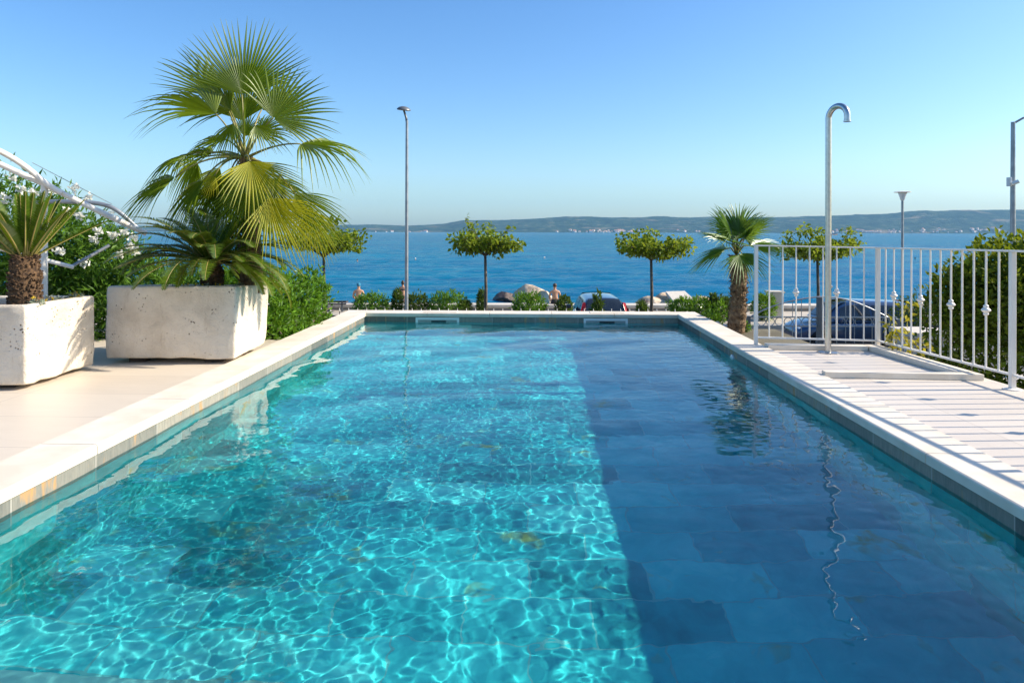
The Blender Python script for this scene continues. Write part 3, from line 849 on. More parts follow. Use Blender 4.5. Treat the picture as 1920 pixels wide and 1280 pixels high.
# ---- fan palms
def fan(mb, hub, d, nrm, Rr, spread, nseg=40, droop=.2, fuse=.48, short=.25, jit=.06, tipdroop=.25):
    d = Vector(d).normalized(); nrm = Vector(nrm); nrm = (nrm - d * nrm.dot(d)).normalized(); s_ = nrm.cross(d)
    dth = spread / nseg
    for i in range(nseg):
        th = -spread / 2 + dth * (i + .5)
        q = abs(th) / (spread / 2)
        L = Rr * (1 - short * q ** 2) * random.uniform(1 - jit, 1 + jit)
        if random.random() < .05: L *= random.uniform(.55, .85)
        e = d * math.cos(th) + s_ * math.sin(th); wv = -d * math.sin(th) + s_ * math.cos(th)
        side = random.uniform(-.05, .05); hang = droop * random.uniform(.75, 1.3); td = tipdroop * random.uniform(.3, 1.8)
        rows = []
        for t in (.02, .2, .36, .5, .64, .78, .9, 1.0):
            r = t * L
            if t <= fuse: hw = r * math.tan(dth / 2) * 1.02
            else: hw = fuse * L * math.tan(dth / 2) * .92 * (1 - ((t - fuse) / (1 - fuse)) ** 1.15) + .0006
            pl = hw * .75 * (1 if t <= fuse else .8)
            g_ = Vector((0, 0, -1)) * L * (hang * t ** 2 + td * max(0, t - fuse) ** 2)
            # cup the blade a little
            cup = nrm * (L * .10 * q * q * t)
            p = Vector(hub) + e * r + g_ + cup + wv * (side * L * max(0, t - fuse))
            rows.append((p - wv * hw - nrm * pl, p + nrm * pl * .6, p + wv * hw - nrm * pl))
        b = [v for r3 in rows for v in r3]
        f = []
        for k in range(len(rows) - 1):
            f += [(3*k, 3*k+1, 3*k+4, 3*k+3), (3*k+1, 3*k+2, 3*k+5, 3*k+4)]
        mb.add(b, f)

palm_y = 6.5
def Q(px, py, dz=0): return P(px, py, palm_y + dz)
bp = Q(471, 531); bp.z = .60
palm = thing("fan_palm", "tall fan palm with drooping green and yellow fronds in the large planter", "palm", tuple(bp))
crown = Q(459, 292)
tr = MB(); pts = []; rad = []
for k in range(26):
    t = k / 25; p = bp.lerp(crown, t) + Vector((.03 * math.sin(t * 3), 0, -.02)); pts.append(p); rad.append((.105 - .055 * t) * (1 + .10 * (k % 2)))
tr.tube(pts, rad, 14)
# ragged leaf bases up the trunk
for k in range(150):
    t = random.random() ** .8 * .96; a = random.uniform(0, 6.28); p = bp.lerp(crown, t); o_ = Vector((math.cos(a), math.sin(a), 0)) * (.08 - .04 * t)
    tr.tube([p + o_ * .8, p + o_ * 1.25 + Vector((0, 0, .05)), p + o_ * random.uniform(1.4, 2.0) + Vector((0, 0, .10))], [.014, .010, .003], 4)
tr.build("trunk", M['palm_fibre'], palm)
FANS = [ # hub px, tip px, dz hub, dz tip, facing, spread, droop, material, segments, tipdroop
    ((453, 178), (466, 26), .10, .30, (.05, -1, .15), 148, .02, 'palm', 44, .04),
    ((512, 222), (604, 132), -.15, -.05, (.5, -.8, .2), 178, .08, 'palm', 44, .25),
    ((404, 214), (270, 130), -.10, -.05, (-.45, -.35, .85), 120, .16, 'palm', 32, .75),
    ((418, 186), (308, 88), .30, .40, (-.3, -.75, .5), 62, .04, 'palm', 20, .2),
    ((563, 270), (694, 268), -.12, -.18, (.0, -.34, .94), 150, .20, 'palm', 36, .95),
    ((352, 290), (262, 300), .10, .05, (-.2, -.35, .9), 180, .55, 'palm', 36, .9),
    ((328, 333), (216, 372), -.12, -.20, (-.35, -.55, .75), 130, .22, 'palm', 34, .8),
    ((468, 302), (522, 402), -.45, -.62, (.65, -.75, .5), 150, .04, 'palm_yellow_lit', 38, .25),
    ((503, 372), (590, 478), -.35, -.45, (.7, -.6, .5), 140, .10, 'palm_yellow_lit', 42, .2),
    ((552, 362), (640, 440), -.05, -.05, (.45, -.75, .6), 110, .16, 'palm', 32, .3),
    ((428, 335), (395, 440), .20, .15, (-.2, -.9, .3), 150, .12, 'palm', 36, .4),
    ((500, 335), (540, 440), .25, .3, (.2, -.9, .3), 150, .15, 'palm', 34, .4),
    ((382, 338), (300, 402), .0, -.10, (-.4, -.6, .6), 120, .40, 'palm', 30, .6),
    ((470, 345), (455, 462), -.20, -.30, (0, -1, .3), 130, .08, 'palm', 32, .4),
    ((575, 392), (618, 486), .10, .12, (.7, -.6, .4), 110, .10, 'palm_yellow_lit', 28, .3),
    ((366, 300), (330, 372), .35, .35, (-.3, -.8, .4), 150, .3, 'palm', 28, .5),
    ((402, 330), (384, 356), -.2, -.2, (0, -1, .3), 130, .3, 'palm_yellow_lit', 18, .4),
    ((455, 226), (448, 112), .22, .35, (.0, -1, .2), 130, .06, 'palm', 34, .15),
    ((432, 208), (352, 148), .15, .20, (-.4, -.7, .5), 120, .14, 'palm', 30, .5),
    ((490, 206), (568, 132), .35, .45, (.3, -.8, .4), 120, .12, 'palm', 30, .4),
    ((482, 252), (556, 208), .10, .12, (.3, -.7, .6), 130, .2, 'palm', 28, .5),
    ((420, 262), (352, 250), .20, .25, (-.3, -.5, .8), 150, .35, 'palm', 28, .7),
    ((440, 318), (424, 452), .25, .22, (-.1, -.9, .3), 120, .10, 'palm', 34, .5),
    ((476, 326), (482, 462), .30, .30, (.1, -.9, .3), 120, .10, 'palm', 34, .5),
    ((412, 314), (348, 424), .30, .25, (-.35, -.8, .4), 120, .22, 'palm', 32, .6),
    ((398, 288), (322, 268), .15, .10, (-.3, -.5, .8), 140, .35, 'palm', 30, .9),
    ((458, 256), (476, 196), .28, .30, (.1, -.9, .2), 120, .10, 'palm', 26, .4),
    ((478, 236), (515, 268), -.3, -.42, (.2, -.8, .6), 120, .15, 'palm', 22, .5),
    ((436, 232), (408, 290), -.2, -.32, (-.2, -.7, .6), 130, .25, 'palm', 24, .6),
]
for (h, tp, d0, d1, nrm, spd, dr, mt, ns, td) in FANS:
    hub = Q(*h, d0); tip = Q(*tp, d1)
    lf = MB(); fan(lf, hub, tip - hub, nrm, (tip - hub).length, R(spd), int(ns * .82), dr, fuse=.46, tipdroop=td)
    fr = lf.build("frond", M[mt], palm)
    pt = MB(); m_ = crown.lerp(hub, .55) + Vector((0, 0, .07 if h[1] < 330 else .16))
    q0 = crown + Vector((0, 0, -.03))
    path = [q0 * (1-t)**2 + m_ * 2*t*(1-t) + hub * t*t for t in [k/8 for k in range(9)]]
    pt.tube(path, [.016, .014, .012, .010, .009, .008, .0075, .007, .0065], 7); pt.build("petiole", M['petiole'], fr, smooth=True)
sp_ = MB(); fan(sp_, Q(458, 282), Q(456, 190) - Q(458, 282), (0, -1, 0), .55, R(9), 6, 0); sp_.build("frond", M['palm'], palm)

# small fan palm beyond the pool corner
sy = 9.0
sb = P(1380, 622, sy); sb.z = -.18
small = thing("fan_palm", "small fan palm with hairy brown trunk near the pool's far corner", "palm", tuple(sb))
cr = P(1381, 478, sy)
tr = MB(); pts, rad = [], []
for k in range(22):
    t = k / 21; p = sb.lerp(cr, t) + Vector((.035 * math.sin(t * 2.6), 0, 0)); pts.append(p); rad.append((.098 + .012 * math.sin(t * 9)) * (1 + .08 * (k % 2)) * (.9 if t > .85 else 1))
tr.tube(pts, rad, 16)
for k in range(420):
    t = random.random() * .98; a = random.uniform(0, 6.28); p = pts[int(t * 21)].lerp(pts[min(21, int(t*21)+1)], t*21 % 1); o_ = Vector((math.cos(a), math.sin(a), 0))
    tr.tube([p + o_ * .075, p + o_ * .105 + Vector((0, 0, .02)), p + o_ * random.uniform(.11, .135) + Vector((random.uniform(-.02,.02), random.uniform(-.02,.02), random.uniform(-.02, .06)))], [.012, .007, .002], 4)
tr.build("trunk", M['palm_fibre'], small)
hc = P(1381, 462, sy)
for k in range(19):
    az = k * 2.399 + .4; el = [76, 62, 48, 34, 18, 4, -14, -34][k % 8]
    dv = Vector((math.cos(az) * math.cos(R(el)), math.sin(az) * math.cos(R(el)), math.sin(R(el))))
    hub = hc + dv * random.uniform(.13, .20)
    nr = Vector((-dv.x * .5, -dv.y * .5 - .35, .9 - abs(dv.z) * .4))
    lf = MB(); fan(lf, hub, dv, nr, random.uniform(.42, .55), R(150), 22, .07 if el > 0 else .18, tipdroop=.28, fuse=.36)
    fr = lf.build("frond", M['palm_young'], small)
    pt = MB(); pt.tube([cr, hc.lerp(hub, .5), hub], [.011, .008, .006], 6); pt.build("petiole", M['petiole'], fr, smooth=True)
hub = P(1400, 440, sy); tip = P(1455, 402, sy - .1)
lf = MB(); fan(lf, hub, tip - hub, (.3, -.8, .4), (tip - hub).length, R(22), 9, .0); fr = lf.build("frond", M['palm_young'], small)
pt = MB(); pt.tube([cr, hub], [.010, .006], 6); pt.build("petiole", M['petiole'], fr)

# ---- cycads
def frond(mb, rb, base, az, el, L, curve, nl=58, ll=.115, vee=.28, wl_=.0125):
    
    d = Vector((math.cos(az) * math.cos(el), math.sin(az) * math.cos(el), math.sin(el)))
    hz = Vector((math.cos(az), math.sin(az), 0)); sd = Vector((-math.sin(az), math.cos(az), 0))
    pts = []; p = Vector(base); e = el; n = 14
    for k in range(n + 1):
        pts.append(p.copy()); p = p + (hz * math.cos(e) + Vector((0, 0, math.sin(e)))) * (L / n); e -= curve / n * (.4 + 1.2 * k / n)
    rb.tube(pts, [.0075 * (1 - .75 * k / n) for k in range(n + 1)], 5)
    for k in range(nl):
        t = .10 + .90 * k / (nl - 1)
        i = min(n - 1, int(t * n)); f = t * n - i; q = pts[i].lerp(pts[i+1], f); tg = (pts[i+1] - pts[i]).normalized(); up = tg.cross(sd).normalized()
        if up.z < 0: up = -up
        s = ll * (math.sin(math.pi * min(1, (t + .06) * .93)) ** .55) * random.uniform(.9, 1.08)
        for sg in (-1, 1):
            dv = (sd * sg * .86 + tg * .55 + up * vee + Vector((random.uniform(-.06,.06),) * 3)).normalized()
            wv = tg * wl_ * .5
            m = q + dv * s * .5 + Vector((0, 0, -.004)); tp = q + dv * s + Vector((0, 0, -s * .14))
            mb.add([q - wv, q + wv, m + wv * .9, tp, m - wv * .9], [(0, 1, 2, 4), (4, 2, 3)])
def cycad(label, base, h, r, fronds, ll=.115, vee=.28):
    t = thing("cycad", label, "cycad", tuple(base))
    base = Vector(base); tr = MB()
    tr.lathe([(r * .92, 0), (r * 1.05, h * .2), (r, h * .6), (r * .85, h * .93), (r * .4, h)], base, 18)
    for k in range(520):
        z = random.random() * h; a = random.uniform(0, 6.28); rr = r * (1.0 if z < h * .7 else .85)
        o_ = Vector((math.cos(a), math.sin(a), 0)); p = base + o_ * rr * .95 + Vector((0, 0, z))
        tr.tube([p, p + o_ * .022 + Vector((0, 0, .010))], [.010, .005], 5)
    tr.build("trunk", M['cycad_bark'], t)
    top = base + Vector((0, 0, h * .96))
    for (az, el, L, cv) in fronds:
        lb, rb = MB(), MB()
        frond(lb, rb, top + Vector((math.cos(az), math.sin(az), 0)) * r * .5, az, el, L, cv, 58, ll, vee, .0125 if ll > .1 else .0095)
        f = lb.build("frond", M['cycad'], t); rb.build("frond_stem", M['rachis'], f, smooth=True)
    return t
c1 = P(47, 570, 5.28); c1.z = .545
fr = []
for k in range(36):
    fr.append((k * 2.399 + random.uniform(-.2, .2), R(random.uniform(30, 76)), random.uniform(.44, .60), R(random.uniform(-4, 26))))
cycad("upright cycad with a stout brown scaly trunk in the left planter", c1, .43, .102, fr, .066, .55)
c2 = P(398, 528, 6.25); c2.z = .585
fr = []
for k in range(64):
    el = [66, 50, 36, 24, 12, 0, 30, 18][k % 8] + random.uniform(-7, 7)
    fr.append((k * 2.399 + random.uniform(-.2, .2), R(el), random.uniform(.64, .90), R(random.uniform(50, 95))))
cycad("spreading cycad with arching fronds hanging over the front of the large planter", c2, .30, .085, fr)
# low planting at the planter rims
def rim_plant(label, spots, z, y0):
    g = np.random.default_rng(len(label))
    t = thing("trailing_succulent", label, "succulent", (spots[0][0], spots[0][1], z))
    cen = []
    for (x, y, r) in spots:
        for _ in range(9): cen.append((x + random.gauss(0, r), y + random.gauss(0, r * .6), z + random.uniform(.0, .045)))
    mb = MB(); tufts(mb, g, cen, 9, .040, .011, 1.0, .7); mb.build("foliage", M['grey_leaf'], t)
    mb = MB(); fl = [c for c in cen if random.random() < .22]
    tufts(mb, g, [(a, b, c + .03) for a, b, c in fl], 7, .018, .013, 1, .4); mb.build("blossom", M['yellow_petal'], t)
rim_plant("grey green succulents with small yellow blossoms along the left planter's rim", [(-3.60, 5.15, .03), (-3.64, 5.5, .05), (-3.68, 5.68, .05), (-3.60, 5.62, .03), (-3.9, 5.02, .05)], .585, 5.4)
rim_plant("grey green succulents in front of the palm trunk on the large planter", [(-2.62, 6.12, .04), (-2.78, 6.08, .05), (-2.52, 6.3, .03), (-2.95, 6.1, .05)], .635, 6.1)

# ---- shrubs
def shrub(name, label, cat, base, blobs, n, L, Wd, mat, group=None, tip_n=0, tip_k=9, seed=1, stem_r=.02, up=.35, nst=10):
    g = np.random.default_rng(seed)
    t = thing(name, label, cat, tuple(base), 0, group)
    mb = MB(); cloud(mb, g, blobs, n, L, Wd, up)
    if tip_n: tufts(mb, g, tips_on(g, blobs, tip_n), tip_k, L, Wd, .9, .5)
    mb.build("foliage", M[mat], t)
    mb = MB(); stems(mb, base, tips_on(g, blobs, nst), stem_r, stem_r * .3)
    mb.build("stem", M['bark'], t)
    return t, g
def flowers(t, cens, r, g):
    for c in cens:
        mb = MB(); n = 26
        cc = np.array(c) + unit(g.normal(size=(n, 3))) * r * g.uniform(.3, 1, (n, 1)) * np.array([1, .7, .8])
        d = unit(g.normal(size=(n, 3)) + np.array([.3, -.5, .5])); nn = unit(np.cross(d, unit(g.normal(size=(n, 3)))))
        mb.leaves(cc, d, nn, np.full(n, r * .75), np.full(n, r * .62)); mb.build("flower_cluster", M['petal'], t)
# oleander at the left behind the planters
oy = 7.7
t, g = shrub("oleander", "tall oleander in white bloom behind the white tubes at the left edge", "shrub", (-5.6, oy, -.27),
    [(-5.75, oy, 1.15, .75, .7, .62), (-5.2, oy, .95, .6, .6, .62), (-5.5, oy, .35, 1.0, .7, .6), (-4.85, oy + .05, .72, .45, .5, .5), (-6.6, oy, 1.2, .7, .6, .7), (-6.4, oy, .3, .8, .6, .6)], 9500, .125, .026, 'oleander', None, 420, 14, 11, .025)
flowers(t, [tuple(P(px, py, y)) for px, py, y in ((40, 357, 7.0), (62, 361, 7.1), (22, 334, 7.3), (98, 356, 7.1), (140, 354, 7.2), (166, 372, 7.2), (112, 470, 6.95), (28, 377, 7.0), (128, 398, 7.05), (148, 405, 7.0), (10, 372, 7))], .055, g)
t, g = shrub("oleander", "oleander with white flower heads between the two planters", "shrub", (-4.4, oy, -.27),
    [(-4.55, oy, .75, .42, .45, .42), (-4.2, oy, .35, .55, .5, .5), (-4.7, oy - .1, .2, .5, .5, .45), (-3.9, oy + .2, .3, .5, .5, .42), (-3.5, oy + .35, .30, .45, .4, .42)], 6000, .115, .025, 'oleander', None, 260, 13, 12, .02)
flowers(t, [tuple(P(px, py, y)) for px, py, y in ((184, 434, 7.25), (212, 441, 7.2), (232, 437, 7.3), (248, 446, 7.3), (243, 462, 7.3), (205, 402, 7.35), (160, 492, 7.1), (225, 478, 7.2), (254, 470, 7.3), (178, 450, 7.15))], .055, g)
t, g = shrub("leafy_shrub", "dense bright green leafy shrub between the large planter and the pool coping", "shrub", tuple(W(-3.0, 8.2, -.27)),
    [(*W(-3.12, 7.55, .25), .46, .55, .46), (*W(-3.05, 8.3, .22), .42, .6, .44), (*W(-3.0, 8.95, .12), .34, .5, .42), (*W(-2.95, 7.6, -.02), .32, .55, .34), (*W(-2.9, 8.5, -.05), .28, .7, .32), (*W(-2.88, 8.9, .38), .22, .3, .28), (*W(-3.2, 7.45, .45), .36, .4, .34)], 7200, .070, .030, 'shrub', None, 620, 11, 13, .02)
# dark hedge at the right
t, g = shrub("hedge", "tall dark clipped hedge with sunlit top at the right edge", "hedge", (6.6, 8.3, GZ),
    [(5.9, 7.6, .55, .95, .75, .62), (7.1, 7.6, .55, 1.0, .75, .64), (5.75, 7.7, -.4, .95, .75, .9), (7.2, 7.6, -.4, 1.1, .8, .9), (5.7, 7.8, -1.5, .9, .75, .95), (7.2, 7.8, -1.5, 1.1, .8, .95), (6.4, 7.7, .62, .8, .7, .55), (5.35, 7.75, .35, .5, .6, .45)], 46000, .080, .048, 'hedge', None, 1100, 10, 14, .03)
t, g = shrub("climbing_plant", "climber with yellowing leaves hanging on the outside of the white railing", "climber", tuple(FB + Vector((.25, -.2, -.6))),
    [(*P(1690, 640, 6.55), .13, .1, .10), (*P(1675, 615, 6.6), .07, .08, .08), (*P(1700, 580, 6.6), .05, .06, .13), (*P(1722, 650, 6.4), .10, .08, .07)], 150, .065, .034, 'yellow_leaf', None, 0, 0, 15, .006, -.2, 6)

# ------------------------------------------------------------------ white tubular frame at the left
fr_ = thing("shade_frame", "white bent tube frame on a post behind the left planter", "frame", tuple(P(83, 560, 6.4).xy) + (0,))
mb = MB(); b_ = P(83, 600, 6.4); mb.tube([Vector((b_.x, b_.y, .0)), P(83, 345, 6.4)], .030, 16); mb.build("post", M['white_metal'], fr_, smooth=True, autosmooth=50)
def curve(pts, n=8):
    out = []
    for i in range(len(pts) - 1):
        p0, p1, p2, p3 = pts[max(i-1, 0)], pts[i], pts[i+1], pts[min(i+2, len(pts)-1)]
        for k in range(n):
            t = k / n
            out.append(.5 * ((2*p1) + (p2-p0)*t + (2*p0-5*p1+4*p2-p3)*t*t + (3*p1-p0-3*p2+p3)*t**3))
    out.append(pts[-1]); return out
T1 = curve([P(-160, 236, 5.6), P(-70, 256, 5.9), P(0, 284, 6.1), P(45, 311, 6.25), P(85, 343, 6.36), P(116, 362, 6.42)])
T2 = curve([P(-160, 235, 6.1), P(-60, 280, 6.2), P(0, 308, 6.28), P(50, 331, 6.34), P(85, 346, 6.40), P(116, 362, 6.46), P(200, 403, 6.62), P(275, 438, 6.8)])
for T in (T1, T2):
    mb = MB(); mb.tube(T, .026, 14); mb.build("bent_tube", M['white_metal'], fr_, smooth=True, autosmooth=60)
mb = MB(); mb.tube(curve([P(60, 381, 6.9), P(120, 378, 6.9), P(205, 387, 7.0), P(262, 432, 7.1)]), .022, 12); mb.build("bent_tube", M['grey_metal'], fr_, smooth=True, autosmooth=60)
mb = MB(); mb.tube([P(-40, 456, 6.5), P(138, 501, 6.75)], .020, 12); mb.build("brace", M['white_metal'], fr_, smooth=True, autosmooth=60)
mb = MB(); mb.tube([P(132, 501, 6.75), P(205, 460, 7.0)], .017, 12); mb.build("brace", M['grey_metal'], fr_, smooth=True, autosmooth=60)
mb = MB(); mb.tube([P(60, 305, 6.3), P(210, 383, 7.0)], .003, 5); mb.build("wire", M['grey_metal'], fr_)

# ------------------------------------------------------------------ street trees
def tree(label, px, half, ytop, ybot, y, seed, bumps):
    g = np.random.default_rng(seed); random.seed(seed)
    base = P(px, 600, y); base.z = GZ + .1
    t = thing("mulberry_tree", label, "tree", tuple(base), 0, "flat clipped street trees along the shore")
    k_ = y / F
    fork = P(px, ybot - 4, y)
    mb = MB(); mb.tube([base, base.lerp(fork, .5) + Vector((.03, 0, 0)), fork], [.075, .058, .05], 10); mb.build("trunk", M['bark'], t, smooth=True)
    lb = MB(); fo = MB(); blobs = []
    nl = 9
    for i in range(nl):
        a = i / nl * 6.28 + g.uniform(-.3, .3)
        rr = half * k_ * g.uniform(.78, 1.08)
        e = fork + Vector((math.cos(a) * rr * .93, math.sin(a) * rr * .7, (ybot - ytop) * k_ * g.uniform(.30, .62)))
        m = fork.lerp(e, .5) + Vector((0, 0, .16))
        lb.tube([fork, m, e], [.038, .026, .012], 6)
        for f_ in (.45, .7, .95):
            q = fork.lerp(m, f_ * 2) if f_ < .5 else m.lerp(e, f_ * 2 - 1)
            blobs.append((*q, g.uniform(.26, .50), g.uniform(.26, .46), g.uniform(.16, .34)))
    for (bx, by, br) in bumps:
        q = P(bx, by, y + g.uniform(-.3, .3)); blobs.append((*q, br * k_, br * k_, br * k_ * .8)); lb.tube([fork + Vector((0,0,.15)), q], [.022, .006], 5)
    lb.build("branch", M['bark'], t)
    cloud(fo, g, blobs, 2300, .175, .115, -.25, .25, .45)
    fo.build("crown", M['tree_leaf'], t)
tree("flat clipped tree half hidden behind the fan palm", 607, 78, 412, 486, 26, 21, [(625, 418, 16), (668, 462, 14), (600, 430, 20)])
tree("flat clipped tree with one tall tuft, right of the tall lamp post", 910, 68, 422, 484, 26, 22, [(873, 408, 6), (880, 424, 9), (890, 432, 14), (957, 426, 8), (948, 440, 12), (915, 428, 14), (970, 462, 11)])
tree("flat clipped tree behind the dark car, left of the small palm", 1221, 72, 432, 492, 26, 23, [(1168, 448, 14), (1190, 440, 12), (1215, 438, 14), (1232, 440, 9), (1285, 455, 16), (1262, 458, 14)])
tree("flat clipped tree behind the shower pole and the railing", 1533, 70, 428, 494, 26, 24, [(1480, 440, 14), (1510, 433, 16), (1540, 440, 16), (1592, 440, 16), (1604, 455, 12), (1470, 482, 10)])
random.seed(99)

# ------------------------------------------------------------------ street lamps
def lamp_base(name, label, px, y, zt, r0, r1, mat, z0=GZ + .1):
    b = P(px, 600, y); b.z = z0
    t = thing(name, label, "lamp post", tuple(b))
    mb = MB(); mb.tube([b, Vector((b.x, b.y, (z0 + zt) / 2)), Vector((b.x, b.y, zt))], [r0, (r0 + r1) / 2, r1], 14); mb.build("pole", M[mat], t, smooth=True, autosmooth=50)
    mb = MB(); mb.lathe([(r0 * 2, 0), (r0 * 2, .02), (r0 * 1.15, .03), (r0 * 1.1, .3), (r0, .32)], b, 14); mb.build("pole_foot", M[mat], t)
    return t
y = 16.8; tp = P(762, 226, y)
t = lamp_base("street_lamp", "tall grey street lamp with a single round head left of centre", 762.5, y, tp.z, .050, .034, 'grey_metal')
h = P(756.5, 207, y)
mb = MB(); mb.tube([tp + Vector((0, 0, -.02)), tp + Vector((-.01, 0, .06)), h + Vector((0, 0, .0))], [.03, .028, .024], 10); mb.build("arm", M['dark_metal'], t, smooth=True)
Mx = Matrix.Rotation(R(6), 4, 'Y') @ Matrix.Rotation(R(8), 4, 'X')
mb = MB(); mb.lathe([(.165, .0), (.172, .012), (.165, .03), (.12, .07), (.06, .092), (.001, .098)], h, 28, Mx); hd_ = mb.build("lamp_head", M['dark_metal'], t, smooth=True, autosmooth=50)
mb = MB(); mb.lathe([(.001, -.012), (.13, -.010), (.15, -.002)], h, 28, Mx); mb.build("lens", M['clear_lamp'], hd_, smooth=True)
y = 26.6; tp = P(1692, 376, y)
t = lamp_base("street_lamp", "lantern style street lamp with a flat disc top above the railing", 1692, y, tp.z, .055, .045, 'grey_metal')
mb = MB(); mb.lathe([(.05, 0), (.075, .03), (.13, .22), (.17, .31)], tp, 20); mb.build("glass_bowl", M['clear_lamp'], t, smooth=True)
mb = MB(); mb.lathe([(.001, .31), (.30, .312), (.305, .33), (.20, .36), (.001, .375)], tp, 28); mb.build("disc_cap", M['white_metal'], t, smooth=True, autosmooth=40)
y = 16.8; tp = P(1896.5, 229, y)
t = lamp_base("street_lamp", "grey street lamp with a side arm and a small camera at the right edge", 1899, y, tp.z, .075, .048, 'grey_metal')
b2 = Vector((t.location.x, y, tp.z))
mb = MB(); mb.tube([b2 + Vector((0, 0, -.04)), b2 + Vector((.25, 0, .10)), b2 + Vector((.8, 0, .24)), b2 + Vector((1.5, 0, .30))], .026, 10); mb.build("arm", M['grey_metal'], t, smooth=True)
mb = MB(); mb.lathe([(.15, .0), (.155, .02), (.10, .07), (.001, .09)], b2 + Vector((1.6, 0, .28)), 20); mb.build("lamp_head", M['dark_metal'], t, smooth=True, autosmooth=50)
q = P(1893, 341, y); mb = MB(); mb.box((q.x - .045, y - .06, q.z - .11), (q.x + .02, y + .06, q.z + .11)); mb.build("control_box", M['white_plastic'], t, bevel=.01)
q = P(1901, 344, y - .1); mb = MB(); mb.tube([q + Vector((-.04, 0, -.01)), q + Vector((.07, -.06, .05))], [.045, .05], 10); mb.build("camera_housing", M['white_plastic'], t, smooth=True, autosmooth=50)

# ------------------------------------------------------------------ sea wall, posts, shrubs on the promenade
mb = MB(); mb.box((-140, 30.72, GZ - .3), (140, 31.5, -2.26)); o = mb.build("wall_body", M['sea_wall'])
sw = thing("sea_wall", "low grey concrete sea wall with a pale cap behind the promenade shrubs", "wall", (0, 31, GZ))
o.parent = sw; o.location = -Vector(sw.location)
mb = MB()
for i in range(70): mb.box((-140 + i * 4, 30.68, -2.258), (-140 + i * 4 + 3.985, 31.54, -2.12))
mb.build("cap_stone", M['wall_cap'], sw, bevel=.015)
q = P(1453, 550, 28.5)
pl = thing("stone_pillar", "short square pale stone pillar beside the promenade, left of the gate arch", "pillar", (q.x, 28.5, GZ + .12))
mb = MB(); mb.box((q.x - .27, 28.23, GZ + .12), (q.x + .27, 28.77, -1.36)); mb.build("shaft", M['render_wall'], pl, bevel=.01)
mb = MB(); mb.box((q.x - .31, 28.19, -1.358), (q.x + .31, 28.81, -1.28)); mb.build("cap", M['wall_cap'], pl, bevel=.01)
SHR = [ # px, half px, top py, mat, label, tall?
    (698, 33, 551, "round green bush on the promenade left of the tall lamp post", 0),
    (745, 10, 545, "slim upright bush touching the left side of the tall lamp post", 1),
    (783, 22, 551, "small dark green bush just right of the tall lamp post", 0),
    (838, 34, 547, "broad yellowish green bush midway between the lamp post and the tufted tree", 0),
    (873, 10, 563, "tiny bush to the left of the tufted tree's trunk", 0),
    (903, 9, 545, "slim upright bush against the trunk of the tufted tree", 1),
    (992, 31, 548, "round dark bush in front of the pale boulder", 0),
    (1058, 15, 556, "small bush between the seated man and the dark car", 0),
    (1120, 12, 556, "thin upright bush in front of the dark car's rear window", 1),
    (1296, 44, 558, "wide low bush in front of the rock pile with the slab", 0),
    (1338, 9, 552, "slim upright bush left of the small palm's trunk", 1),
    (1362, 20, 556, "bush partly behind the small palm's trunk", 0),
    (1432, 22, 552, "rounded bush beside the square stone pillar", 0),
    (1204, 9, 566, "little bush left of the tree trunk behind the dark car", 0),
]
for i, (px, hp, tp, lab, tall) in enumerate(SHR):
    y = 27.6 if not px == 1120 else 19.2
    k_ = y / F; c = P(px, tp, y); top = c.z; h = (top - (GZ + .1))
    rx = hp * k_
    blobs = [(c.x, y, GZ + .1 + h * .55, rx * .8, min(rx, .5), h * .46)] if tall else [(c.x, y, GZ + .1 + h * .5, rx, min(rx, .6), h * .5), (c.x - rx * .35, y - .1, GZ + .1 + h * .55, rx * .55, .4, h * .42), (c.x + rx * .4, y, GZ + .1 + h * .5, rx * .5, .4, h * .42)]
    shrub("low_shrub", lab, "shrub", (c.x, y, GZ + .1), blobs, int(300 + hp * 26), .16, .055, 'low_shrub' if i % 3 else 'shrub', "shrubs along the promenade", int(16 + hp * 1.3), 9, 40 + i, .012, .6, 5)
random.seed(5)
# bed of shrubs next to the small palm and right of the gate
shrub("low_shrub", "leafy bush left of the small palm, rising over the pool coping", "shrub", (2.75, 9.3, -.16), [(*P(1335, 598, 9.3), .10, .14, .12), (*P(1352, 585, 9.35), .07, .1, .15)], 420, .055, .020, 'shrub', None, 26, 9, 70, .006, .5, 5)
shrub("low_shrub", "leafy bush at the foot of the small palm on its right", "shrub", (3.05, 9.1, -.16), [(*P(1396, 612, 9.1), .07, .08, .07)], 130, .05, .02, 'shrub', None, 8, 8, 71, .005, .5, 4)
mb = MB()
import bmesh
def boulder(name, label, c, r, seed, mat, sub=4, rough=.35, group=None, cat="rock", cut=None):
    bm = bmesh.new(); bmesh.ops.create_icosphere(bm, subdivisions=sub, radius=1)
    for v in bm.verts:
        p = v.co.copy()
        n = mnoise.fractal(p * 1.1 + Vector((seed, 0, 0)), .9, 2, 6) * rough
        # facet: clamp against a few random planes
        g = random.Random(seed)
        q = p * (1 + n)
        for _ in range(15):
            d = Vector((g.uniform(-1, 1), g.uniform(-1, 1), g.uniform(-.3, 1))).normalized(); lim = g.uniform(.55, .85)
            e = q.dot(d) - lim
            if e > 0: q -= d * e * .97
        v.co = Vector((q.x * r[0], q.y * r[1], q.z * r[2]))
    me = bpy.data.meshes.new(name); bm.to_mesh(me); bm.free(); me.materials.append(M[mat])
    me.polygons.foreach_set("use_smooth", [True] * len(me.polygons))
    try: me.set_sharp_from_angle(angle=R(14))
    except Exception: pass
    o = bpy.data.objects.new(name, me); C.objects.link(o); o.location = c
    return tag(o, label, cat, group)
boulder("garden_stone", "small pale round stone at the foot of the bush left of the small palm", tuple(P(1347, 606, 9.0) + Vector((0, 0, -.03))), (.075, .07, .06), 3, 'coping', 3, .1, None, "stone")
RK = "boulders on the shore"
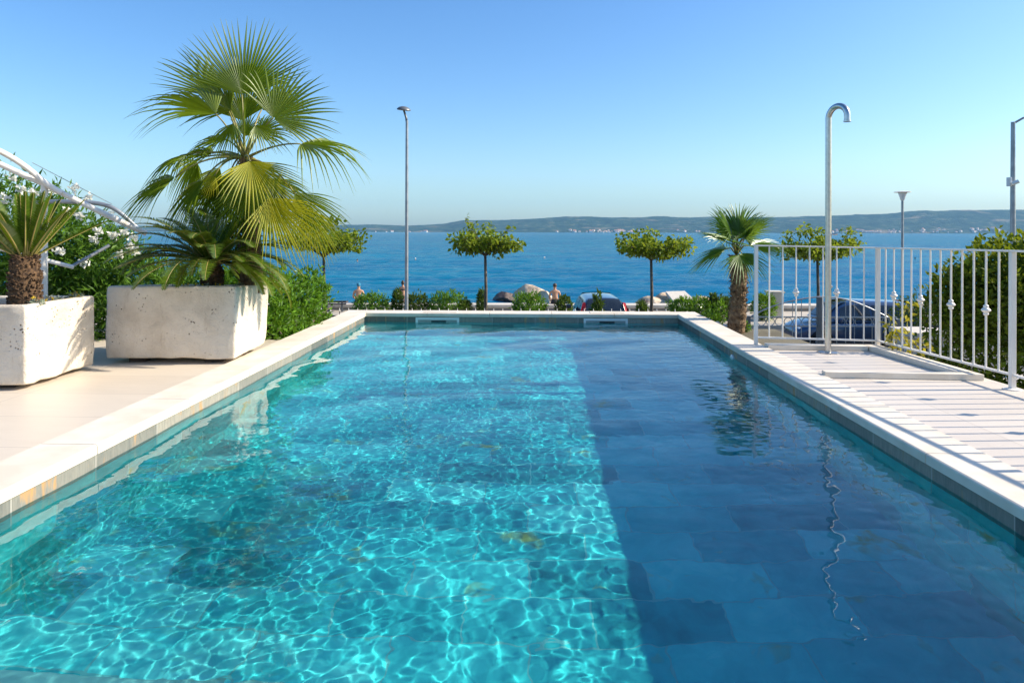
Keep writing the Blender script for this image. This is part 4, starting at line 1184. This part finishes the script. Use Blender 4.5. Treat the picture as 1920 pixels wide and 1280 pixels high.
def rk(px, py, y, hw, hh, seed, mat, lab, dep=None):
    k_ = y / F; c = P(px, py, y)
    return boulder("boulder", lab, (c.x, y, c.z), (hw * k_ * 1.15, dep or hw * k_ * .8, hh * k_ * 1.2), seed, mat, 4, .35, RK)
rk(950, 557, 50, 27, 12, 31, 'wet_rock', "dark wet low boulder at the left end of the shore rocks")
rk(995, 556, 48, 36, 19, 32, 'rock', "large pale boulder beside the dark wet one")
rk(1022, 558, 47, 17, 15, 33, 'rock', "smaller pale boulder just left of the seated man")
rk(1222, 567, 47, 26, 13, 34, 'rock', "pale boulder behind the tree trunk, left of the concrete slab")
rk(1212, 570, 45, 17, 9, 35, 'wet_rock', "brown wet boulder at the left foot of the rock pile")
rk(1248, 563, 48, 24, 17, 36, 'rock', "pale boulder carrying the left side of the tilted concrete slab")
rk(1288, 571, 46.5, 26, 12, 37, 'rock', "pale boulder under the right side of the concrete slab")
rk(1318, 564, 47.5, 20, 11, 38, 'rock', "pale boulder at the right end of the rock pile")
rk(1338, 570, 46, 14, 8, 39, 'rock', "small pale boulder past the right end of the rock pile")
a_, b_, c_, d_ = P(1248, 546, 47.6), P(1284, 545, 47.8), P(1303, 562, 46.0), P(1262, 563, 45.9)
mb = MB(); dn = Vector((0, 0, -.22)); mb.hexa([p + dn for p in (d_, c_, b_, a_)] + [d_, c_, b_, a_]); tag(mb.build("concrete_slab", M['wall_cap'], bevel=.02), "flat pale concrete slab tilted on top of the rock pile", "slab")

# dark bench on the promenade at the left
q = P(628, 564, 30.0)
bn = thing("park_bench", "dark timber promenade bench seen from behind, left of the seated bather", "bench", (q.x, 30.0, GZ + .12))
for dz, hh in ((0, .05), (-.11, .05)):
    mb = MB(); mb.box((q.x - .5, 29.98, q.z - .05 + dz), (q.x + .5, 30.02, q.z + dz)); mb.build("back_slat", M['timber'], bn)
mb = MB(); mb.box((q.x - .5, 30.04, GZ + .12 + .40), (q.x + .5, 30.44, GZ + .12 + .45)); mb.build("seat", M['timber'], bn, bevel=.01)
for sx in (-.38, .28):
    mb = MB(); mb.box((q.x + sx, 30.0, GZ + .12), (q.x + sx + .07, 30.035, q.z - .005)); mb.box((q.x + sx, 30.035, GZ + .12), (q.x + sx + .07, 30.40, GZ + .12 + .05)); mb.build("leg", M['dark_metal'], bn)

# ------------------------------------------------------------------ garden fence below the pool, gate, pillar
gf = thing("garden_fence", "black iron garden fence with pale finials beyond the far pool edge", "fence", (-3, 16, GZ))
y = 15.6
zt, zr = P(650, 584, y).z, P(640, 592.5, y).z
xs = [P(569 + 17 * k, 590, y).x for k in range(42)]
mb = MB(); mb.box((xs[0], y - .02, zr - .02), (xs[-1], y + .02, zr + .02)); mb.build("rail", M['black_metal'], gf)
mb = MB(); mb.box((xs[0], y - .02, GZ + .25), (xs[-1], y + .02, GZ + .29)); mb.build("rail", M['black_metal'], gf)
for k, x in enumerate(xs):
    mb = MB(); mb.tube([(x, y, GZ + .02), (x, y, zt)], .009, 6); o = mb.build("bar", M['black_metal'], gf)
    mb = MB(); mb.lathe([(.008, 0), (.014, .012), (.008, .022), (.011, .034), (.008, .05), (.001, .085)], (x, y, zt), 8); mb.build("finial", M['white_metal'], o, smooth=True)
y = 15.4
gate = thing("arched_gate", "grey wrought iron double gate with arched top and a row of rings", "gate", (P(1540, 600, y).x, y, GZ))
def gp(px, py): return P(px, py, y)
arch = [(1402, 598), (1420, 587), (1450, 574), (1490, 563), (1537, 556.5), (1585, 561), (1625, 575), (1660, 592), (1683, 604)]
apts = curve([gp(*p) for p in arch], 6)
mb = MB(); mb.tube(apts, .017, 8); mb.build("arch", M['grey_metal'], gate, smooth=True)
ax = [p.x for p in apts]; az_ = [p.z for p in apts]
for py in (594.5, 611.5):
    z = gp(1540, py).z; mb = MB(); mb.box((gp(1404, 600).x, y - .014, z - .014), (gp(1682, 600).x, y + .014, z + .014)); mb.build("rail", M['grey_metal'], gate)
z = GZ + .12; mb = MB(); mb.box((gp(1404, 600).x, y - .016, z - .02), (gp(1682, 600).x, y + .016, z + .02)); mb.build("rail", M['grey_metal'], gate)
z1, z2 = gp(1540, 611.5).z, gp(1540, 594.5).z
k = 0; px = 1420
while px < 1680:
    x = gp(px, 600).x
    if abs(px - 1537) > 8:
        top = np.interp(x, ax, az_) if px > 1470 or True else z2
        mb = MB(); mb.tube([(x, y, GZ + .12), (x, y, min(top, z1) - .012)], .0095, 6); b_ = mb.build("bar", M['grey_metal'], gate)
        if 1475 < px < 1620:
            mb = MB(); mb.tube([(x, y, z2 + .012), (x, y, top - .012)], .0085, 6); mb.build("bar", M['grey_metal'], gate)
        rr = (z2 - z1) / 2 - .012; cz = (z1 + z2) / 2
        mb = MB(); mb.tube([(x + .1 + rr * math.cos(2*math.pi*i/16), y, cz + rr * math.sin(2*math.pi*i/16)) for i in range(17)], .009, 5, False); mb.build("ring", M['grey_metal'], gate)
    px += 16.6
for px_, w_, tp in ((1403, .045, 592), (1537, .055, 557), (1683, .045, 598)):
    q = gp(px_, tp); mb = MB(); mb.box((q.x - w_, y - .05, GZ), (q.x + w_, y + .05, q.z)); mb.build("post", M['dark_metal'], gate, bevel=.006)
q = P(1732, 618, 14.2)
pl = thing("gate_pillar", "broad cream pillar with a flat cap behind the railing's right bay", "pillar", (q.x, 14.2, GZ))
mb = MB(); mb.box((q.x - .40, 13.8, GZ - .05), (q.x + .40, 14.6, q.z - .12)); mb.build("shaft", M['render_wall'], pl, bevel=.01)
mb = MB(); mb.box((q.x - .47, 13.73, q.z - .118), (q.x + .47, 14.67, q.z)); mb.build("cap", M['wall_cap'], pl, bevel=.012)
y = 13.4
bf = thing("spear_fence", "black iron fence of spear topped bars between the cream pillar and the dark hedge", "fence", (P(1760, 600, y).x, y, GZ))
for px in (1738, 1752, 1766, 1780, 1794):
    q = P(px, 584, y); mb = MB(); mb.tube([(q.x, y, GZ), (q.x, y, q.z)], .014, 6); mb.lathe([(.014, 0), (.026, .02), (.001, .12)], q, 6); mb.build("bar", M['black_metal'], bf)
for zz in (GZ + .2, P(1760, 612, y).z):
    mb = MB(); mb.box((P(1734, 600, y).x, y - .02, zz - .02), (P(1798, 600, y).x, y + .02, zz + .02)); mb.build("rail", M['black_metal'], bf)
shrub("low_shrub", "bushy green shrub behind the cream pillar, left of the dark hedge", "shrub", (P(1735, 600, 19).x, 19, GZ), [(P(1725, 575, 19).x, 19, -1.45, .75, .6, .95), (P(1765, 575, 19).x, 19, -1.45, .7, .6, .98), (P(1700, 580, 19).x, 19, -1.6, .4, .5, .8)], 3400, .10, .04, 'low_shrub', None, 120, 9, 80, .02, .5, 8)

# ------------------------------------------------------------------ cars
def car(label, loc, rz, paint, L=3.95, Wc=1.72, H=1.52, group=None):
    t = thing("parked_car", label, "car", loc, rz, "cars parked on the shore road")
    h = L / 2; w2 = Wc / 2
    # lower body, front at +x
    st = [(-h, .42, .78, w2*.80), (-h*.975, .30, .92, w2*.93), (-h*.88, .24, .97, w2*.985), (-h*.5, .22, .96, w2), (0, .21, .94, w2), (h*.42, .21, .93, w2), (h*.56, .22, .92, w2*.99), (h*.8, .23, .84, w2*.95), (h*.93, .26, .72, w2*.86), (h, .36, .58, w2*.66)]
    mb = MB(); v = []; m = 11
    for (x, z0, zb, ww) in st:
        half = [(ww*.90, z0), (ww*.985, z0 + (zb-z0)*.22), (ww, z0 + (zb-z0)*.55), (ww*.975, z0 + (zb-z0)*.86), (ww*.86, zb)]
        ring = [(-a, b) for a, b in half] + [(0, zb + .035)] + [(a, b) for a, b in reversed(half)]
        v += [(x, a, b) for a, b in ring]
    f = []
    for i in range(len(st)-1):
        for k in range(m-1): f.append((i*m+k, (i+1)*m+k, (i+1)*m+k+1, i*m+k+1))
        f.append((i*m+m-1, (i+1)*m+m-1, (i+1)*m, i*m))
    f.append(tuple(range(m))); f.append(tuple((len(st)-1)*m + k for k in reversed(range(m))))
    mb.add(v, f)
    o = mb.build("body", M[paint], t, smooth=True, local=True); sd = o.modifiers.new("sub", 'SUBSURF'); sd.levels = 1; sd.render_levels = 2
    # cabin: pillars and roof in paint, panes set in
    A0, A1, B1, B0 = -h*.97, -h*.74, h*.14, h*.56     # rear base, rear roof, front roof, windscreen base
    zb, zr = .93, H
    def sec(x, z, ww): return [(x, -ww, z), (x, ww, z)]
    cab = MB(); rows = []
    N_ = 10
    def prof(x):
        if x < A1: return zb + (zr - .05 - zb) * math.sin((x - A0) / (A1 - A0) * math.pi / 2) ** .8
        if x > B1: return zb + (zr - .01 - zb) * math.cos((x - B1) / (B0 - B1) * math.pi / 2) ** .9
        return zr - .05 + .05 * math.sin((x - A1) / (B1 - A1) * math.pi * .62)
    xs_ = [A0, A0+.06, (A0+A1)/2, A1, A1+.2, (A1+B1)/2, B1-.2, B1, (B1+B0)/2 - .1, (B1+B0)/2 + .12, B0-.05, B0]
    v = []
    for x in xs_:
        z = prof(x); hh = max(z - zb, .004)
        wb, wt = w2*.90, w2*.90 - .20 * hh / (zr - zb)
        v += [(x, -wb, zb - .01), (x, -(wb+wt)/2 - .015, zb + hh*.5), (x, -wt, zb + hh*.90), (x, -wt + .09, zb + hh), (x, 0, zb + hh + .02), (x, wt - .09, zb + hh), (x, wt, zb + hh*.90), (x, (wb+wt)/2 + .015, zb + hh*.5), (x, wb, zb - .01)]
    m = 9; f = []
    for i in range(len(xs_)-1):
        for k in range(m-1): f.append((i*m+k, (i+1)*m+k, (i+1)*m+k+1, i*m+k+1))
    cab.add(v, f); o = cab.build("cabin", M[paint], t, smooth=True, local=True); sd = o.modifiers.new("sub", 'SUBSURF'); sd.levels = 1; sd.render_levels = 1
    def side_pt(x, fr, sg, off=.012):
        z = prof(x); hh = z - zb; wb, wt = w2*.90, w2*.90 - .20 * hh / (zr - zb)
        return (x, sg * (wb + (wt - wb) * fr + .02 * math.sin(math.pi*fr) + off), zb + hh * .9 * fr)
    for sg in (-1, 1):
        for (x0, x1) in ((A0*.52 + A1*.48, A1 + .42), (A1 + .50, (A1+B1)/2 + .28), ((A1+B1)/2 + .34, B1 + .36)):
            mb = MB(); n = 6; vv = []
            for i in range(n+1):
                x = x0 + (x1-x0)*i/n
                vv += [side_pt(x, .08, sg), side_pt(x, .5, sg), side_pt(x, .90, sg)]
            ff = []
            for i in range(n): ff += [(3*i, 3*i+3, 3*i+4, 3*i+1), (3*i+1, 3*i+4, 3*i+5, 3*i+2)]
            mb.add(vv, ff); mb.build("side_window", M['glass_dark'], t, smooth=True, local=True)
    def pane(name, x0, x1, dx):
        mb = MB(); n = 6; vv = []; c = 6
        for i in range(n+1):
            x = x0 + (x1-x0)*i/n; z = prof(x); hh = z - zb; wt = w2*.90 - .20 * hh / (zr - zb) - .075
            for k in range(c+1):
                q = -1 + 2*k/c; vv.append((x + dx, q*wt, z + .030 - .028*q*q))
        ff = [(i*(c+1)+k, (i+1)*(c+1)+k, (i+1)*(c+1)+k+1, i*(c+1)+k+1) for i in range(n) for k in range(c)]
        mb.add(vv, ff); mb.build(name, M['glass_dark'], t, smooth=True, local=True)
    pane("rear_window", A0 + .03, A1 - .03, -.012); pane("windscreen", B1 + .08, B0 - .05, .012)
    # wheels
    for x in (-h*.64, h*.62):
        for sg in (-1, 1):
            Mx = Matrix.Translation((x, sg*(w2 - .10), .315)) @ Matrix.Rotation(R(90 * -sg), 4, 'X')
            mb = MB(); mb.lathe([(.20, -.09), (.29, -.10), (.312, -.07), (.312, .07), (.29, .105), (.205, .10)], (0,0,0), 28, Mx); wh = mb.build("wheel", M['rubber'], t, smooth=True, autosmooth=50, local=True)
            mb = MB(); mb.lathe([(.205, .09), (.19, .075), (.05, .085), (.045, .095), (.001, .095)], (0,0,0), 24, Mx)
            for k in range(7):
                a = k*2*math.pi/7; mb.tube([Mx @ Vector((.04*math.cos(a), .04*math.sin(a), .095)), Mx @ Vector((.2*math.cos(a), .2*math.sin(a), .092))], .018, 5)
            mb.build("rim", M['rim'], wh, local=True)
            mb = MB(); mb.tube([Mx @ Vector((.345*math.cos(a), .345*math.sin(a), .085)) for a in [math.pi*k/14 + (0 if sg < 0 else math.pi) for k in range(15)]], .02, 6); mb.build("wheel_arch", M['rubber'], t, local=True)
    for sg in (-1, 1):
        mb = MB()
        vv = [(-h*.985, sg*w2*.74, .84), (-h*.965, sg*(w2*.94), .84), (-h*.955, sg*(w2*.93), 1.04), (-h*.86, sg*(w2*.80), 1.36), (-h*.87, sg*(w2*.72), 1.36), (-h*.97, sg*w2*.78, 1.04)]
        vv = [(a - .02, b, c) for a, b, c in vv]; mb.add(vv + [(a + .12, b*.99, c) for a, b, c in vv], [(0,1,2,3,4,5), (11,10,9,8,7,6)] + [(i, (i+1) % 6, 6+(i+1) % 6, 6+i) for i in range(6)])
        mb.build("tail_light", M['red_lamp'], t, bevel=.01, local=True)
        mb = MB(); mb.box((h*.80, sg*w2*.62 - .12, .60), (h*.935, sg*w2*.62 + .12, .72)); mb.build("headlight", M['clear_lamp'], t, bevel=.04, local=True)
        mb = MB(); mb.box((h*.34, sg*(w2 + .10) - .09, .93), (h*.34 + .10, sg*(w2 + .10) + .09, 1.07)); mb.build("door_mirror", M[paint], t, bevel=.03, local=True)
        for xx in (-h*.12, h*.30):
            mb = MB(); mb.box((xx - .09, sg*(w2 - .002) - .012, .80), (xx + .09, sg*(w2 - .002) + .012, .825)); mb.build("door_handle", M['rim'], t, bevel=.006, local=True)
    mb = MB(); mb.box((-h - .008, -.26, .56), (-h + .03, .26, .67)); mb.build("number_plate", M['white_plastic'], t, local=True)
    mb = MB(); mb.box((-h*.985, -w2*.84, .30), (-h*.955 + .05, w2*.84, .42)); mb.build("bumper", M['rubber'], t, bevel=.02, local=True)
    return t
car("dark grey blue hatchback seen from behind, with red tail lights, parked facing the sea", (2.98, 23.7, GZ + .006), R(90), 'paint_dark', 3.9, 1.70, 1.53)
car("dark blue car parked side on behind the arched gate", (10.75, 21.6, GZ + .006), R(176), 'paint_blue', 3.95, 1.74, 1.55)

# ------------------------------------------------------------------ people
def person(label, loc, joints, hair_r, swim=None, hair_mat='hair', cap=False, bun=False, extra=None):
    """joints: name -> (x, y, z, radius, parent) metres from loc; one skinned body"""
    t = thing("person", label, "person", loc)
    names = list(joints); idx = {n: i for i, n in enumerate(names)}
    vs = [joints[n][:3] for n in names]; es = [(idx[n], idx[joints[n][4]]) for n in names if joints[n][4]]
    me = bpy.data.meshes.new("body"); me.from_pydata(vs, es, []); me.materials.append(M['skin'])
    o = bpy.data.objects.new("body", me); C.objects.link(o); o.parent = t
    sk = o.modifiers.new("skin", 'SKIN'); sk.use_smooth_shade = True
    for n, sv in zip(names, me.skin_vertices[0].data):
        r = joints[n][3]; sv.radius = (r, r) if not isinstance(r, tuple) else r
        sv.use_root = n == 'pelvis'
    ss = o.modifiers.new("sub", 'SUBSURF'); ss.levels = 1; ss.render_levels = 2
    hx, hy, hz = joints['head'][:3]
    mb = MB(); mb.lathe([(.001, -.075), (.06, -.06), (.088, 0), (.092, .05), (.075, .10), (.04, .125), (.001, .132)], (hx, hy - .012, hz + .005), 16)
    if bun: mb.lathe([(.001, -.05), (.04, -.03), (.05, 0), (.04, .03), (.001, .05)], (hx, hy - .06, hz + .13), 12)
    mb.build("cap" if cap else "hair", M['cap_blue' if cap else hair_mat], t, smooth=True, local=True)
    if swim:
        for nm, (prof_, c) in swim.items():
            mb = MB(); mb.lathe(prof_, c, 16, Matrix.Diagonal((1, .72, 1, 1))); mb.build(nm, M['swim'], t, smooth=True, local=True)
    return t
def seated(lean=0):
    J = {'pelvis': (0, 0, .10, (.15, .12), None), 'waist': (0, -.02, .28, (.13, .10), 'pelvis'), 'chest': (0, .0, .46, (.155, .11), 'waist'), 'upper': (0, .03, .56, (.12, .09), 'chest'), 'neck': (0, .05, .66, .055, 'upper'), 'head0': (0, .06, .73, .075, 'neck'), 'head': (0, .07, .80, (.082, .095), 'head0'), 'head_top': (0, .07, .87, .055, 'head')}
    for s, n in ((-1, 'l'), (1, 'r')):
        J['sh'+n] = (s*.19, .03, .55, .06, 'upper'); J['el'+n] = (s*.25, .06, .30, .044, 'sh'+n); J['wr'+n] = (s*.20, .26, .17, .03, 'el'+n); J['pa'+n] = (s*.18, .33, .16, (.038, .02), 'wr'+n)
        for k, dx in enumerate((-.028, -.010, .010, .028)):
            J[f'f{n}{k}'] = (s*.18 + dx, .39 - .008*abs(k-1.4), .14, .009, 'pa'+n)
        J['th'+n] = (s*.14, .31, .14, .010, 'wr'+n)
        J['hip'+n] = (s*.10, .08, .09, .085, 'pelvis'); J['kn'+n] = (s*.12, .46, .10, .06, 'hip'+n); J['an'+n] = (s*.12, .50, -.32, .04, 'kn'+n); J['to'+n] = (s*.13, .64, -.38, .03, 'an'+n)
    return J
q = P(1041, 571, 31.05)
person("shirtless dark haired man sitting on the sea wall, seen from behind", (q.x, 31.15, -2.12), seated(), .09, {'swim_shorts': ([(.168, 0), (.172, .10), (.155, .19)], (0, 0, 0))})
q = P(671, 571, 31.05)
person("bather in a blue cap sitting low on the sea wall near the bench", (q.x, 31.18, -2.12), seated(), .09, {'swim_shorts': ([(.168, 0), (.172, .10), (.155, .19)], (0, 0, 0))}, cap=True)
def standing(arms_up=True):
    J = {'pelvis': (0, 0, .90, (.145, .11), None), 'waist': (0, 0, 1.06, (.115, .09), 'pelvis'), 'chest': (0, 0, 1.24, (.13, .10), 'waist'), 'upper': (0, 0, 1.34, (.10, .08), 'chest'), 'neck': (0, 0, 1.43, .048, 'upper'), 'head0': (0, .01, 1.49, .07, 'neck'), 'head': (0, .015, 1.55, (.075, .09), 'head0'), 'head_top': (0, .01, 1.62, .05, 'head')}
    for s, n in ((-1, 'l'), (1, 'r')):
        J['sh'+n] = (s*.165, 0, 1.34, .05, 'upper'); J['el'+n] = (s*.20, .10, 1.10, .038, 'sh'+n); J['wr'+n] = (s*.10, .27, 1.18, .026, 'el'+n); J['pa'+n] = (s*.06, .31, 1.22, (.034, .018), 'wr'+n)
        for k, dx in enumerate((-.024, -.008, .008, .024)):
            J[f'f{n}{k}'] = (s*.05 + dx, .33, 1.28 - .006*abs(k-1.4), .008, 'pa'+n)
        J['th'+n] = (s*.03, .29, 1.23, .009, 'wr'+n)
        J['hip'+n] = (s*.09, 0, .84, .09, 'pelvis'); J['kn'+n] = (s*.10, .02, .46, .058, 'hip'+n); J['an'+n] = (s*.10, -.02, .08, .038, 'kn'+n); J['to'+n] = (s*.11, .14, .02, .03, 'an'+n)
    return J
q = P(755.5, 527, 35.5)
person("woman in a dark bikini standing on the beach beside the tall lamp post", (q.x, 35.5, q.z - 1.68), standing(), .09, {'bikini_bottom': ([(.140, -.02), (.152, .05), (.148, .10)], (0, 0, .82)), 'bikini_top': ([(.130, -.03), (.134, .0), (.128, .03)], (0, 0, 1.24))}, bun=True)
# swimmers: head and shoulders above the water
for px, py, lab, mt in ((670, 488, "swimmer's dark head above the sea, nearest the fan palm", 'hair'), (779, 485.5, "swimmer in a pale cap, just right of the tall lamp post", 'cloth_w'), (1021, 483, "swimmer splashing far out in mid-sea, right of the tufted tree", 'cloth_w'), (1716, 484.5, "swimmer's black head seen through the railing's right bay", 'swim')):
    yy = (HC - SEA) * F / (py + 2 - hor(px)); x = (px - 960) / F * yy
    t = thing("person", lab, "person", (x, yy, SEA))
    mb = MB(); mb.lathe([(.24, -.25), (.25, -.10), (.20, .0), (.08, .06), (.06, .10), (.10, .17), (.115, .25), (.10, .33), (.06, .38), (.001, .40)], (0, 0, 0), 16, Matrix.Diagonal((1, .7, 1, 1))); mb.build("body", M['skin'], t, smooth=True, local=True)
    mb = MB(); mb.lathe([(.115, .22), (.125, .28), (.112, .34), (.07, .40), (.001, .42)], (0, -.01, 0), 16, Matrix.Diagonal((1, .95, 1, 1))); mb.build("hair" if mt in ('hair', 'swim') else "swim_cap", M[mt], t, smooth=True, local=True)

# ------------------------------------------------------------------ air
m, t_, out = nodes('haze')
pv = N(t_, "ShaderNodeVolumePrincipled"); pv.inputs["Density"].default_value = 0.72e-4; pv.inputs["Color"].default_value = (.31, .66, 1.0, 1); pv.inputs["Anisotropy"].default_value = .0
t_.links.new(pv.outputs[0], out.inputs["Volume"])
mb = MB(); mb.box((-6600, -90, SEA - 8), (6600, 7700, 330)); mb.build("haze", m, kind="stuff")
